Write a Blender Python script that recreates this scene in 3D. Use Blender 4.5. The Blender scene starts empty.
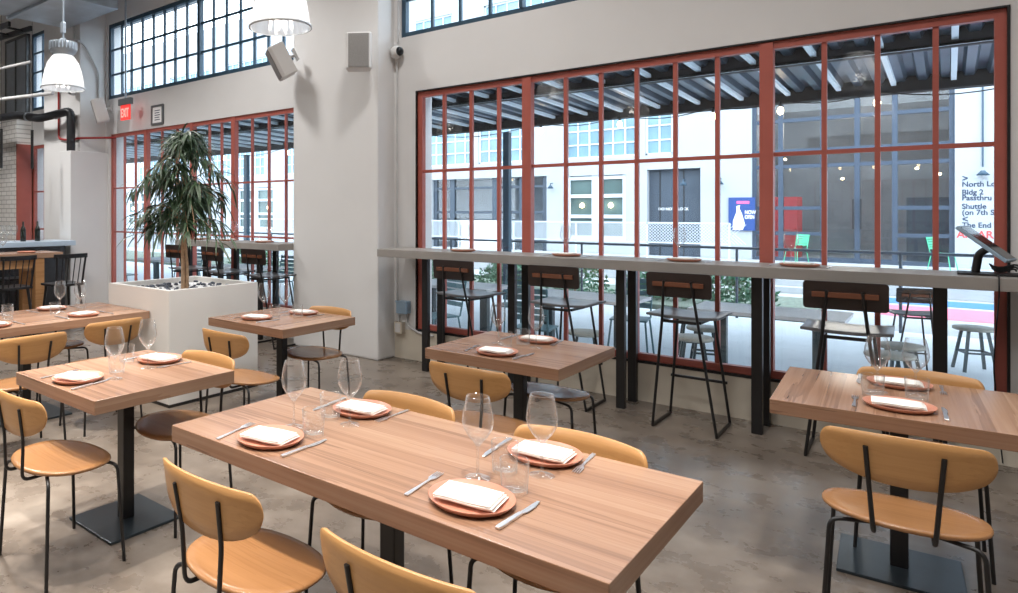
import bpy, bmesh, math, random
from mathutils import Vector, Matrix
random.seed(7)
PI = math.pi
S = bpy.context.scene
COL = S.collection

# ---------------------------------------------------------------- camera, world, exposure
cd = bpy.data.cameras.new('camera'); cam = bpy.data.objects.new('camera', cd); COL.objects.link(cam)
cd.sensor_width = 36.0; cd.lens = 680.0 / 1018 * 36
cd.shift_x = (509 - 320) / 1018; cd.shift_y = (212 - 296.5) / 1018
cam.location = (0, 0, 1.55); cam.rotation_euler = (PI / 2, 0, math.radians(42.774))
cd.clip_start = 0.05; cd.clip_end = 300
S.camera = cam
S.view_settings.view_transform = 'Standard'; S.view_settings.look = 'None'
S.view_settings.exposure = 0.24; S.view_settings.gamma = 1.0; S.view_settings.use_curve_mapping = False
w = bpy.data.worlds.new('sky'); S.world = w; w.use_nodes = True
bg = w.node_tree.nodes['Background']; bg.inputs[0].default_value = (0.74, 0.87, 1.0, 1); bg.inputs[1].default_value = 5.7
S.cycles.max_bounces = 10; S.cycles.transparent_max_bounces = 32; S.cycles.diffuse_bounces = 5
S.cycles.glossy_bounces = 4; S.cycles.sample_clamp_indirect = 4.0
S.cycles.use_denoising = True
WARM = (1.0, 0.86, 0.70)

def lamp_light(name, loc, energy, r=.1, color=WARM, spot=None, blend=.6):
    l = bpy.data.lights.new(name, 'SPOT' if spot else 'POINT'); l.energy = energy; l.color = color; l.shadow_soft_size = r
    if spot: l.spot_size = math.radians(spot); l.spot_blend = blend
    o = bpy.data.objects.new(name, l); COL.objects.link(o); o.location = loc
    return o
# wide fill lamps added under the ceiling to brighten the room, out of frame
NEUTRAL = (1.0, .975, .945)
for (x, y, e) in ((-3.4, 0.4, 170), (-0.9, -0.2, 170), (-1.1, 3.4, 170), (-6.0, 1.2, 230), (-8.6, 2.6, 430), (-6.2, 4.2, 230),
                  (-3.3, 4.3, 170), (-11.5, 3.4, 460), (1.6, 2.6, 170), (-1.8, -2.4, 230), (-5.5, -2.4, 230), (-9.5, -1.5, 260)):
    lamp_light('ceiling_fill', (x, y, 5.1), e, .2, NEUTRAL, 140, .8)
for (x, y, e) in ((-2.95, 1.15, 500), (-3.7, 0.6, 480), (-0.70, 1.30, 560), (-1.9, 1.2, 240), (-0.15, 2.95, 260), (-4.3, 1.7, 650), (-3.7, 2.9, 260)):
    lamp_light('track_spot', (x, y, 4.7), e, .05, (1.0, .93, .84), 46, .7)

# ---------------------------------------------------------------- materials
def mat(name):
    m = bpy.data.materials.new(name); m.use_nodes = True
    nt = m.node_tree; p = nt.nodes['Principled BSDF']
    return m, nt, p
def simple(name, c, rough=.5, metal=0.0, spec=.5, var=0.0, scale=8.0, bump=0.0):
    m, nt, p = mat(name)
    p.inputs['Roughness'].default_value = rough; p.inputs['Metallic'].default_value = metal
    p.inputs['Specular IOR Level'].default_value = spec
    tc = nt.nodes.new('ShaderNodeTexCoord'); n = nt.nodes.new('ShaderNodeTexNoise'); n.inputs['Scale'].default_value = scale
    n.inputs['Detail'].default_value = 6; nt.links.new(tc.outputs['Object'], n.inputs['Vector'])
    r = nt.nodes.new('ShaderNodeValToRGB'); e = r.color_ramp.elements
    e[0].position = .3; e[1].position = .7
    e[0].color = tuple(max(0, a * (1 - var)) for a in c) + (1,); e[1].color = tuple(min(1, a * (1 + var)) for a in c) + (1,)
    nt.links.new(n.outputs['Fac'], r.inputs['Fac']); nt.links.new(r.outputs['Color'], p.inputs['Base Color'])
    if bump:
        b = nt.nodes.new('ShaderNodeBump'); b.inputs['Strength'].default_value = bump; b.inputs['Distance'].default_value = .01
        nt.links.new(n.outputs['Fac'], b.inputs['Height']); nt.links.new(b.outputs['Normal'], p.inputs['Normal'])
    return m
def lin(r, g, b):
    f = lambda u: (u / 255 / 12.92) if u <= 10 else ((u / 255 + .055) / 1.055) ** 2.4
    return (f(r), f(g), f(b))
def wood(name, dark, light, mid, axis=0, plank=.135, rough=.26, stretch=9.0, plank_var=.35):
    """streaky long-grain timber; axis = grain direction; planks across the other direction"""
    m, nt, p = mat(name); N, Lk = nt.nodes.new, nt.links.new
    tc = N('ShaderNodeTexCoord'); sep = N('ShaderNodeSeparateXYZ'); Lk(tc.outputs['Object'], sep.inputs[0])
    across = sep.outputs['Y' if axis == 0 else 'X']; along = sep.outputs['X' if axis == 0 else 'Y']
    pl = N('ShaderNodeMath'); pl.operation = 'DIVIDE'; Lk(across, pl.inputs[0]); pl.inputs[1].default_value = plank
    fl = N('ShaderNodeMath'); fl.operation = 'FLOOR'; Lk(pl.outputs[0], fl.inputs[0])
    wn = N('ShaderNodeTexWhiteNoise'); wn.noise_dimensions = '1D'; Lk(fl.outputs[0], wn.inputs['W'])
    off = N('ShaderNodeMath'); off.operation = 'MULTIPLY_ADD'; Lk(wn.outputs['Value'], off.inputs[0]); off.inputs[1].default_value = 7.0; Lk(along, off.inputs[2])
    cx = N('ShaderNodeCombineXYZ')
    Lk(off.outputs[0], cx.inputs['X']); Lk(across, cx.inputs['Y']); Lk(sep.outputs['Z'], cx.inputs['Z'])
    mp = N('ShaderNodeMapping'); mp.inputs['Scale'].default_value = (.26, stretch, stretch); Lk(cx.outputs[0], mp.inputs['Vector'])
    n1 = N('ShaderNodeTexNoise'); n1.inputs['Scale'].default_value = .9; n1.inputs['Detail'].default_value = 5; n1.inputs['Distortion'].default_value = .6
    Lk(mp.outputs[0], n1.inputs['Vector'])
    mp2 = N('ShaderNodeMapping'); mp2.inputs['Scale'].default_value = (.8, stretch * 5, stretch * 5); Lk(cx.outputs[0], mp2.inputs['Vector'])
    n2 = N('ShaderNodeTexNoise'); n2.inputs['Scale'].default_value = 2.0; n2.inputs['Detail'].default_value = 3; Lk(mp2.outputs[0], n2.inputs['Vector'])
    # contour lines of the slow noise read as cathedral grain
    mul = N('ShaderNodeMath'); mul.operation = 'MULTIPLY'; Lk(n1.outputs['Fac'], mul.inputs[0]); mul.inputs[1].default_value = 6.0
    fr = N('ShaderNodeMath'); fr.operation = 'FRACT'; Lk(mul.outputs[0], fr.inputs[0])
    r = N('ShaderNodeValToRGB'); e = r.color_ramp.elements
    e[0].position = .0; e[0].color = dark + (1,); e[1].position = 1.0; e[1].color = light + (1,)
    k = e.new(.35); k.color = mid + (1,); k = e.new(.8); k.color = tuple((a + b) / 2 for a, b in zip(light, mid)) + (1,)
    add = N('ShaderNodeMath'); add.operation = 'MULTIPLY_ADD'; Lk(n2.outputs['Fac'], add.inputs[0]); add.inputs[1].default_value = .5
    sc = N('ShaderNodeMath'); sc.operation = 'MULTIPLY'; Lk(fr.outputs[0], sc.inputs[0]); sc.inputs[1].default_value = .27
    Lk(sc.outputs[0], add.inputs[2])
    pv = N('ShaderNodeMath'); pv.operation = 'MULTIPLY_ADD'; Lk(wn.outputs['Value'], pv.inputs[0]); pv.inputs[1].default_value = plank_var; ad2 = N('ShaderNodeMath'); ad2.operation = 'ADD'; Lk(add.outputs[0], ad2.inputs[0]); ad2.inputs[1].default_value = .13 - plank_var * .5; Lk(ad2.outputs[0], pv.inputs[2])
    Lk(pv.outputs[0], r.inputs['Fac']); Lk(r.outputs['Color'], p.inputs['Base Color'])
    p.inputs['Roughness'].default_value = rough
    b = N('ShaderNodeBump'); b.inputs['Strength'].default_value = .08; b.inputs['Distance'].default_value = .004
    Lk(n2.outputs['Fac'], b.inputs['Height']); Lk(b.outputs['Normal'], p.inputs['Normal'])
    return m
def glassy(name, tint=(1, 1, 1), base=.04, edge=.75, power=3.0, rough=0.0, veil=0.0):
    m = bpy.data.materials.new(name); m.use_nodes = True; nt = m.node_tree; nt.nodes.clear(); N, Lk = nt.nodes.new, nt.links.new
    out = N('ShaderNodeOutputMaterial'); mix = N('ShaderNodeMixShader'); t = N('ShaderNodeBsdfTransparent'); g = N('ShaderNodeBsdfGlossy')
    t.inputs[0].default_value = tint + (1,); g.inputs['Roughness'].default_value = rough
    lw = N('ShaderNodeLayerWeight'); lw.inputs['Blend'].default_value = .5
    pw = N('ShaderNodeMath'); pw.operation = 'POWER'; Lk(lw.outputs['Facing'], pw.inputs[0]); pw.inputs[1].default_value = power
    ma = N('ShaderNodeMath'); ma.operation = 'MULTIPLY_ADD'; Lk(pw.outputs[0], ma.inputs[0]); ma.inputs[1].default_value = edge; ma.inputs[2].default_value = base
    Lk(ma.outputs[0], mix.inputs['Fac']); Lk(t.outputs[0], mix.inputs[1]); Lk(mix.outputs[0], out.inputs['Surface'])
    if veil:  # white haze and darkened rims stand in for refracted light
        p3 = N('ShaderNodeMath'); p3.operation = 'POWER'; Lk(lw.outputs['Facing'], p3.inputs[0]); p3.inputs[1].default_value = 4.0
        cm = N('ShaderNodeMix'); cm.data_type = 'RGBA'; cm.inputs[6].default_value = tint + (1,); cm.inputs[7].default_value = (.56, .58, .60, 1)
        Lk(p3.outputs[0], cm.inputs[0]); Lk(cm.outputs[2], t.inputs[0])
        d = N('ShaderNodeBsdfTranslucent'); d.inputs[0].default_value = (1, 1, 1, 1); d2 = N('ShaderNodeBsdfDiffuse'); d2.inputs[0].default_value = (1, 1, 1, 1)
        a = N('ShaderNodeMixShader'); a.inputs[0].default_value = .5; Lk(d.outputs[0], a.inputs[1]); Lk(d2.outputs[0], a.inputs[2])
        b = N('ShaderNodeMixShader'); b.inputs[0].default_value = veil; Lk(g.outputs[0], b.inputs[1]); Lk(a.outputs[0], b.inputs[2]); Lk(b.outputs[0], mix.inputs[2])
    else: Lk(g.outputs[0], mix.inputs[2])
    return m
def emissive(name, c, s):
    m, nt, p = mat(name); p.inputs['Base Color'].default_value = c + (1,); p.inputs['Emission Color'].default_value = c + (1,); p.inputs['Emission Strength'].default_value = s
    return m
def brick_mat(name):
    m, nt, p = mat(name); N, Lk = nt.nodes.new, nt.links.new
    tc = N('ShaderNodeTexCoord'); sx = N('ShaderNodeSeparateXYZ'); Lk(tc.outputs['Object'], sx.inputs[0])
    c = N('ShaderNodeCombineXYZ'); Lk(sx.outputs['X'], c.inputs['X']); Lk(sx.outputs['Z'], c.inputs['Y'])
    b = N('ShaderNodeTexBrick'); Lk(c.outputs[0], b.inputs['Vector']); b.inputs['Scale'].default_value = 1.0
    b.inputs['Brick Width'].default_value = .24; b.inputs['Row Height'].default_value = .085; b.inputs['Mortar Size'].default_value = .008
    b.inputs['Color1'].default_value = lin(238, 236, 232) + (1,); b.inputs['Color2'].default_value = lin(228, 225, 221) + (1,); b.inputs['Mortar'].default_value = lin(176, 172, 168) + (1,)
    Lk(b.outputs['Color'], p.inputs['Base Color']); p.inputs['Roughness'].default_value = .5
    bm = N('ShaderNodeBump'); bm.inputs['Strength'].default_value = .5; bm.inputs['Distance'].default_value = .01; bm.invert = True
    Lk(b.outputs['Fac'], bm.inputs['Height']); Lk(bm.outputs['Normal'], p.inputs['Normal'])
    return m
def floor_mat():
    m, nt, p = mat('polished_concrete'); N, Lk = nt.nodes.new, nt.links.new
    tc = N('ShaderNodeTexCoord')
    a = N('ShaderNodeTexNoise'); a.inputs['Scale'].default_value = .9; a.inputs['Detail'].default_value = 6; a.inputs['Roughness'].default_value = .55; a.inputs['Distortion'].default_value = .4
    b = N('ShaderNodeTexNoise'); b.inputs['Scale'].default_value = 5; b.inputs['Detail'].default_value = 7; b.inputs['Roughness'].default_value = .6
    for q in (a, b): Lk(tc.outputs['Object'], q.inputs['Vector'])
    r = N('ShaderNodeValToRGB'); e = r.color_ramp.elements
    e[0].position = .30; e[0].color = lin(84, 75, 67) + (1,); e[1].position = .74; e[1].color = lin(154, 143, 132) + (1,)
    k = e.new(.5); k.color = lin(118, 107, 97) + (1,)
    mx = N('ShaderNodeMath'); mx.operation = 'MULTIPLY_ADD'; Lk(b.outputs['Fac'], mx.inputs[0]); mx.inputs[1].default_value = .5
    s = N('ShaderNodeMath'); s.operation = 'MULTIPLY_ADD'; Lk(a.outputs['Fac'], s.inputs[0]); s.inputs[1].default_value = .75; s.inputs[2].default_value = -.12
    Lk(s.outputs[0], mx.inputs[2]); Lk(mx.outputs[0], r.inputs['Fac']); Lk(r.outputs['Color'], p.inputs['Base Color'])
    rr = N('ShaderNodeMath'); rr.operation = 'MULTIPLY_ADD'; Lk(b.outputs['Fac'], rr.inputs[0]); rr.inputs[1].default_value = .35; rr.inputs[2].default_value = .12
    Lk(rr.outputs[0], p.inputs['Roughness'])
    bp = N('ShaderNodeBump'); bp.inputs['Strength'].default_value = .05; bp.inputs['Distance'].default_value = .01
    Lk(b.outputs['Fac'], bp.inputs['Height']); Lk(bp.outputs['Normal'], p.inputs['Normal'])
    return m
K = {}
K['floor'] = floor_mat()
K['wall'] = simple('wall_paint', lin(217, 216, 215), .75, var=.02, scale=2, bump=.04)
K['wall_base'] = simple('sill_wall_paint', lin(213, 204, 188), .8, var=.04, scale=3, bump=.1)
K['ceiling'] = simple('ceiling_paint', lin(222, 222, 222), .8)
K['brick'] = brick_mat('white_glazed_brick')
K['red'] = simple('oxide_red_paint', lin(172, 92, 80), .42, var=.05, scale=6)
K['steelblue'] = simple('slate_blue_steel', lin(48, 74, 92), .4, var=.06)
K['walnut'] = wood('walnut_planks', lin(90, 63, 49), lin(190, 157, 132), lin(147, 112, 89))
K['walnut_y'] = wood('walnut_planks_crosswise', lin(90, 63, 49), lin(190, 157, 132), lin(147, 112, 89), axis=1)
K['oak'] = wood('oak_veneer', lin(150, 104, 60), lin(206, 158, 104), lin(187, 138, 86), axis=0, plank=3.0, rough=.33, stretch=14, plank_var=0)
K['oakseat'] = wood('oak_veneer_seat_shaded', lin(120, 82, 52), lin(176, 130, 88), lin(152, 108, 70), axis=0, plank=3.0, rough=.24, stretch=14, plank_var=0)  # oak tones darkened, the shade on the seats put into the colour
K['pine'] = wood('pine_timber', lin(150, 105, 65), lin(205, 160, 112), lin(185, 137, 92), axis=1, plank=.2)
K['black'] = simple('black_powder_steel', lin(28, 27, 28), .38, metal=.0, var=.1, scale=20)
K['blackplate'] = simple('dark_steel_plate', lin(60, 70, 77), .3, metal=.45, var=.12, scale=5)  # bluish window reflection put into the plate colour
K['blackwood'] = simple('black_stained_wood', lin(30, 30, 33), .35, var=.2, scale=14)
K['stoolboard'] = simple('dark_stained_board', lin(46, 37, 35), .4, var=.15, scale=10)
K['stoolseat'] = simple('grey_stained_seat', lin(98, 98, 100), .3, var=.08, scale=6)
K['strip'] = wood('stool_strip_wood', lin(88, 52, 38), lin(140, 92, 72), lin(112, 70, 52), plank=3, plank_var=0)
K['counter'] = simple('grey_counter_board', lin(150, 145, 140), .42, var=.07, scale=7)
K['planter'] = simple('white_planter_paint', lin(232, 229, 224), .35, var=.01, scale=3)
K['gravel'] = simple('white_gravel', lin(215, 215, 215), .7, var=.4, scale=60, bump=.8)
K['pebble'] = simple('slate_pebble', lin(70, 76, 88), .5, var=.4, scale=30)
K['bark'] = simple('pale_bark', lin(184, 152, 122), .8, var=.25, scale=25, bump=.4)
K['leaf'] = simple('narrow_leaf', lin(58, 80, 54), .45, var=.35, scale=9)
K['terracotta'] = simple('terracotta_glaze', lin(190, 130, 108), .36, var=.05, scale=12)
K['napkin'] = simple('white_linen', lin(246, 242, 236), .85, var=.02, scale=40, bump=.1)
K['steel'] = simple('polished_cutlery_steel', lin(225, 225, 228), .34, metal=1.0)
K['galv'] = simple('galvanised_duct', lin(172, 182, 192), .35, metal=.5, var=.12, scale=5)
K['pipewhite'] = simple('pale_conduit', lin(196, 196, 196), .4, var=.03)
K['pipered'] = simple('sprinkler_red', lin(150, 42, 40), .4)
K['pipeblack'] = simple('black_pipe_lagging', lin(30, 32, 36), .45, var=.2)
K['speaker'] = simple('speaker_shell', lin(214, 212, 210), .45, var=.01)
K['grille'] = simple('speaker_grille', lin(140, 138, 136), .7, var=.08, scale=90)
K['greybox'] = simple('grey_switch_box', lin(150, 174, 194), .35, metal=.25)
K['glass'] = glassy('clear_glassware', (.98, .985, .985), .065, .93, 2.1, .02, .28)
K['pane'] = glassy('window_glass', (.98, .99, .99), .045, .55, 4.0)
K['fpane'] = simple('facade_glazing', lin(120, 150, 165), .12, var=.25, scale=1.2)
K['fdark'] = simple('dim_window_glazing', lin(84, 102, 100), .1, var=.3, scale=1.5)
K['white_ext'] = simple('white_render', lin(166, 170, 174), .8, var=.03, scale=1)
K['white_metal'] = simple('white_steel_bars', lin(205, 210, 215), .5)
K['extblue'] = simple('blue_grey_joinery', lin(56, 68, 84), .45, var=.04)
K['extdark'] = simple('dark_slate_door', lin(62, 72, 84), .45, var=.05)
K['extfloor'] = simple('pale_patio_concrete', lin(214, 222, 228), .55, var=.05, scale=2)
K['road'] = simple('pale_paving', lin(165, 168, 170), .8, var=.05, scale=3)
K['corr'] = simple('galvanised_roof_sheet', lin(86, 98, 112), .35, metal=.5, var=.12, scale=4)  # shadow under the canopy put into the dark blue-grey sheet colour
K['beam'] = simple('dark_roof_girder', lin(46, 42, 42), .6, var=.15, scale=3)
K['purlin'] = simple('pale_grey_purlin', lin(226, 236, 244), .4, metal=.0)
K['shrub'] = simple('shrub_leaves', lin(92, 132, 104), .5, var=.4, scale=9)
K['soil'] = simple('planting_bed_soil', lin(110, 120, 108), .9, var=.3, scale=12)
K['mint'] = simple('mint_green_chair_paint', lin(74, 182, 140), .4)
K['teal'] = simple('grey_teal_chair_paint', lin(92, 124, 132), .4)
K['exttable'] = simple('pale_patio_tabletop', lin(205, 205, 206), .45, var=.06)
K['extstool'] = simple('weathered_stool_seat', lin(150, 148, 138), .5, var=.08)
K['extsteel'] = simple('grey_green_steel', lin(60, 72, 76), .4)
K['pink'] = simple('pink_ground_paint', lin(218, 116, 136), .7, var=.06)
K['blue'] = simple('blue_ground_paint', lin(60, 118, 176), .7, var=.06)
K['posterblue'] = simple('poster_blue', lin(32, 66, 128), .5)
K['white'] = simple('white_print', lin(240, 240, 240), .6)
K['ink'] = simple('dark_blue_lettering', lin(34, 52, 78), .6)
K['redink'] = simple('red_lettering', lin(205, 72, 70), .6)
K['pinkink'] = simple('pink_lettering', lin(226, 92, 140), .6)
K['exitred'] = emissive('exit_sign_red', lin(225, 60, 56), .8)
K['exitletter'] = emissive('exit_sign_letter', lin(250, 150, 140), 1.0)
K['bulb'] = emissive('filament_bulb', (1.0, .72, .42), 16)
K['screen'] = simple('dark_tablet_screen', lin(30, 36, 42), .12)
K['rubber'] = simple('black_rubber', lin(22, 22, 24), .5)
K['tancushion'] = simple('tan_seat', lin(196, 158, 120), .6)
K['interior'] = simple('shop_interior', lin(134, 140, 148), .8, var=.15, scale=1.5)
K['shopred'] = simple('shop_red_display', lin(196, 62, 66), .6)
K['barstone'] = simple('pale_blue_bar_stone', lin(176, 194, 210), .28, var=.03)
K['bottle'] = simple('dark_bottle_glass', lin(26, 30, 26), .12)
K['frame_grey'] = simple('grey_picture_frame', lin(96, 100, 102), .4)
def shade_mat():
    m = bpy.data.materials.new('prismatic_lamp_shade'); m.use_nodes = True; nt = m.node_tree; nt.nodes.clear(); N, Lk = nt.nodes.new, nt.links.new
    out = N('ShaderNodeOutputMaterial'); t = N('ShaderNodeBsdfTranslucent'); g = N('ShaderNodeBsdfGlossy'); tr = N('ShaderNodeBsdfTransparent'); em = N('ShaderNodeEmission')
    t.inputs[0].default_value = (.62, .63, .65, 1); g.inputs['Roughness'].default_value = .12; em.inputs[0].default_value = (1, .97, .93, 1); em.inputs[1].default_value = .06
    m1 = N('ShaderNodeMixShader'); m1.inputs[0].default_value = .3; Lk(t.outputs[0], m1.inputs[1]); Lk(tr.outputs[0], m1.inputs[2])
    m2 = N('ShaderNodeMixShader'); m2.inputs[0].default_value = .12; Lk(m1.outputs[0], m2.inputs[1]); Lk(g.outputs[0], m2.inputs[2])
    ad = N('ShaderNodeAddShader'); Lk(m2.outputs[0], ad.inputs[0]); Lk(em.outputs[0], ad.inputs[1]); Lk(ad.outputs[0], out.inputs['Surface'])
    return m
K['shade'] = shade_mat()

# ---------------------------------------------------------------- mesh builder
class M:
    def __init__(s): s.v = []; s.f = []; s.sm = []; s.mi = []; s.T = None; s.m = 0
    def add(s, vs, fs, smooth=False):
        o = len(s.v)
        for p in vs:
            p = Vector(p); s.v.append(s.T @ p if s.T else p)
        for q in fs: s.f.append([i + o for i in q]); s.sm.append(smooth); s.mi.append(s.m)
        return s
    def box(s, x0, y0, z0, x1, y1, z1):
        return s.add([(x0, y0, z0), (x1, y0, z0), (x1, y1, z0), (x0, y1, z0), (x0, y0, z1), (x1, y0, z1), (x1, y1, z1), (x0, y1, z1)],
                     [(0, 3, 2, 1), (4, 5, 6, 7), (0, 1, 5, 4), (1, 2, 6, 5), (2, 3, 7, 6), (3, 0, 4, 7)])
    def tube(s, pts, r, n=8, caps=True, rs=None):
        pts = [Vector(p) for p in pts]; rings = []; up = None
        for i, p in enumerate(pts):
            d = (pts[min(i + 1, len(pts) - 1)] - pts[max(i - 1, 0)]).normalized()
            if up is None:
                up = Vector((0, 0, 1)) if abs(d.z) < .9 else Vector((1, 0, 0))
            a = (up - d * up.dot(d)).normalized(); b = d.cross(a); up = a
            rr = rs[i] if rs else r
            rings.append([p + (a * math.cos(2 * PI * k / n) + b * math.sin(2 * PI * k / n)) * rr for k in range(n)])
        vs = [q for g in rings for q in g]; fs = []
        for i in range(len(pts) - 1):
            for k in range(n):
                fs.append((i * n + k, i * n + (k + 1) % n, (i + 1) * n + (k + 1) % n, (i + 1) * n + k))
        s.add(vs, fs, True)
        if caps:
            s.add(rings[0], [tuple(range(n))[::-1]]); s.add(rings[-1], [tuple(range(n))])
        return s
    def bar(s, p0, p1, wx, wy):
        """square bar between two points"""
        p0, p1 = Vector(p0), Vector(p1); d = (p1 - p0).normalized(); u = Vector((0, 0, 1)) if abs(d.z) < .9 else Vector((0, 1, 0))
        a = d.cross(u).normalized() * (wx / 2); b = a.cross(d).normalized() * (wy / 2)
        vs = [p + sa * a + sb * b for p in (p0, p1) for sa, sb in ((-1, -1), (1, -1), (1, 1), (-1, 1))]
        return s.add(vs, [(0, 3, 2, 1), (4, 5, 6, 7), (0, 1, 5, 4), (1, 2, 6, 5), (2, 3, 7, 6), (3, 0, 4, 7)])
    def lathe(s, prof, n=24, c=(0, 0, 0), closed=False, smooth=True):
        vs = []; cx, cy, cz = c
        for (r, z) in prof:
            for k in range(n):
                a = 2 * PI * k / n; vs.append((cx + r * math.cos(a), cy + r * math.sin(a), cz + z))
        fs = []; L = len(prof)
        for i in range(L if closed else L - 1):
            j = (i + 1) % L
            for k in range(n): fs.append((i * n + k, i * n + (k + 1) % n, j * n + (k + 1) % n, j * n + k))
        return s.add(vs, fs, smooth)
    def prism(s, poly, z0, z1, smooth_sides=False):
        n = len(poly); vs = [(x, y, z0) for x, y in poly] + [(x, y, z1) for x, y in poly]
        s.add(vs, [tuple(range(n))[::-1], tuple(range(n, 2 * n))])
        return s.add(vs, [(i, (i + 1) % n, n + (i + 1) % n, n + i) for i in range(n)], smooth_sides)
    def grid(s, rows, smooth=True):
        n = len(rows[0]); vs = [p for r_ in rows for p in r_]
        return s.add(vs, [(i * n + j, i * n + j + 1, (i + 1) * n + j + 1, (i + 1) * n + j) for i in range(len(rows) - 1) for j in range(n - 1)], smooth)
    def build(s, name, m, parent=None, bevel=0.0, seg=2, weld=False):
        me = bpy.data.meshes.new(name); me.from_pydata([tuple(p) for p in s.v], [], s.f)
        for p, sm, mi in zip(me.polygons, s.sm, s.mi): p.use_smooth = sm; p.material_index = mi
        for q in (m if isinstance(m, (list, tuple)) else [m]): me.materials.append(K[q])
        b = bmesh.new(); b.from_mesh(me)
        if bevel or weld: bmesh.ops.remove_doubles(b, verts=b.verts, dist=1e-5)
        bmesh.ops.recalc_face_normals(b, faces=b.faces)
        if bevel:
            es = [e for e in b.edges if len(e.link_faces) == 2 and e.calc_face_angle(0) > .7]
            bmesh.ops.bevel(b, geom=es, offset=bevel, segments=seg, profile=.6, affect='EDGES', clamp_overlap=True)
        b.to_mesh(me); b.free()
        o = bpy.data.objects.new(name, me); COL.objects.link(o)
        if parent: o.parent = parent
        return o
def arc(c, r, a0, a1, n):
    return [(c[0] + r * math.cos(a0 + (a1 - a0) * i / n), c[1] + r * math.sin(a0 + (a1 - a0) * i / n)) for i in range(n + 1)]
def fillet(pts, r, n=5):
    """round the corners of a 3-D polyline"""
    P = [Vector(p) for p in pts]; out = [P[0]]
    for i in range(1, len(P) - 1):
        a = (P[i - 1] - P[i]); b = (P[i + 1] - P[i]); rr = min(r, a.length * .49, b.length * .49)
        p0 = P[i] + a.normalized() * rr; p1 = P[i] + b.normalized() * rr
        for k in range(n + 1):
            t = k / n; out.append(p0 * (1 - t) ** 2 + P[i] * 2 * t * (1 - t) + p1 * t * t)
    out.append(P[-1]); return out

def tag(o, label=None, cat=None, group=None, kind=None):
    if label: o['label'] = label
    if cat: o['category'] = cat
    if group: o['group'] = group
    if kind: o['kind'] = kind
    return o
def thing(name, label, cat, loc=(0, 0, 0), rz=0.0, group=None):
    o = bpy.data.objects.new(name, None); COL.objects.link(o); o.location = loc; o.rotation_euler = (0, 0, math.radians(rz)); o.empty_display_size = .1
    return tag(o, label, cat, group)
def struct(name, m, mt, parent=None, bevel=0.0):
    o = m.build(name, mt, parent, bevel)
    if not parent: o['kind'] = 'structure'
    return o
def dup(src, loc, rz, label, group=None):
    def cp(o, par):
        c = o.copy(); COL.objects.link(c); c.parent = par
        for ch in list(o.children): cp(ch, c)
        return c
    r = cp(src, None); r.location = loc; r.rotation_euler = (0, 0, math.radians(rz)); r['label'] = label
    if group: r['group'] = group
    return r
def text(name, body, size, mt, loc, rot, parent, ext=.002, align='LEFT', sx=1.0):
    c = bpy.data.curves.new(name, 'FONT'); c.body = body; c.size = size; c.extrude = ext; c.offset = size * .018; c.align_x = align; c.materials.append(K[mt])
    q = bpy.data.objects.new('tmp_text', c); COL.objects.link(q); dg = bpy.context.evaluated_depsgraph_get(); dg.update()
    me = bpy.data.meshes.new_from_object(q.evaluated_get(dg)); bpy.data.objects.remove(q); bpy.data.curves.remove(c)
    o = bpy.data.objects.new(name, me); COL.objects.link(o); o.location = loc; o.rotation_euler = rot; o.scale = (sx, 1, 1); o.parent = parent
    return o
class Multi:
    """first call keeps the built thing, later calls copy it"""
    def __init__(s, maker): s.mk = maker; s.src = None
    def __call__(s, loc, rz, label, group=None):
        if s.src is None:
            s.src = s.mk(); o = s.src; o.location = loc; o.rotation_euler = (0, 0, math.radians(rz)); o['label'] = label
            if group: o['group'] = group
            return o
        return dup(s.src, loc, rz, label, group)

def holes_wall(m, x0, x1, z0, z1, y0, y1, holes):
    xs = sorted({x0, x1} | {h[i] for h in holes for i in (0, 1)}); zs = sorted({z0, z1} | {h[i] for h in holes for i in (2, 3)})
    xs = [x for x in xs if x0 <= x <= x1]; zs = [z for z in zs if z0 <= z <= z1]
    solid = lambda i, j: 0 <= i < len(xs) - 1 and 0 <= j < len(zs) - 1 and not any(
        h[0] - 1e-6 <= xs[i] and xs[i + 1] <= h[1] + 1e-6 and h[2] - 1e-6 <= zs[j] and zs[j + 1] <= h[3] + 1e-6 for h in holes)
    for i in range(len(xs) - 1):
        for j in range(len(zs) - 1):
            if not solid(i, j): continue
            a, b, c, d = xs[i], xs[i + 1], zs[j], zs[j + 1]
            m.add([(a, y0, c), (b, y0, c), (b, y0, d), (a, y0, d)], [(0, 1, 2, 3)]); m.add([(a, y1, c), (b, y1, c), (b, y1, d), (a, y1, d)], [(3, 2, 1, 0)])
            for (di, dj, q) in ((-1, 0, [(a, y0, c), (a, y1, c), (a, y1, d), (a, y0, d)]), (1, 0, [(b, y0, c), (b, y1, c), (b, y1, d), (b, y0, d)]),
                                (0, -1, [(a, y0, c), (b, y0, c), (b, y1, c), (a, y1, c)]), (0, 1, [(a, y0, d), (b, y0, d), (b, y1, d), (a, y1, d)])):
                if not solid(i + di, j + dj): m.add(q, [(0, 1, 2, 3)])

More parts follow.
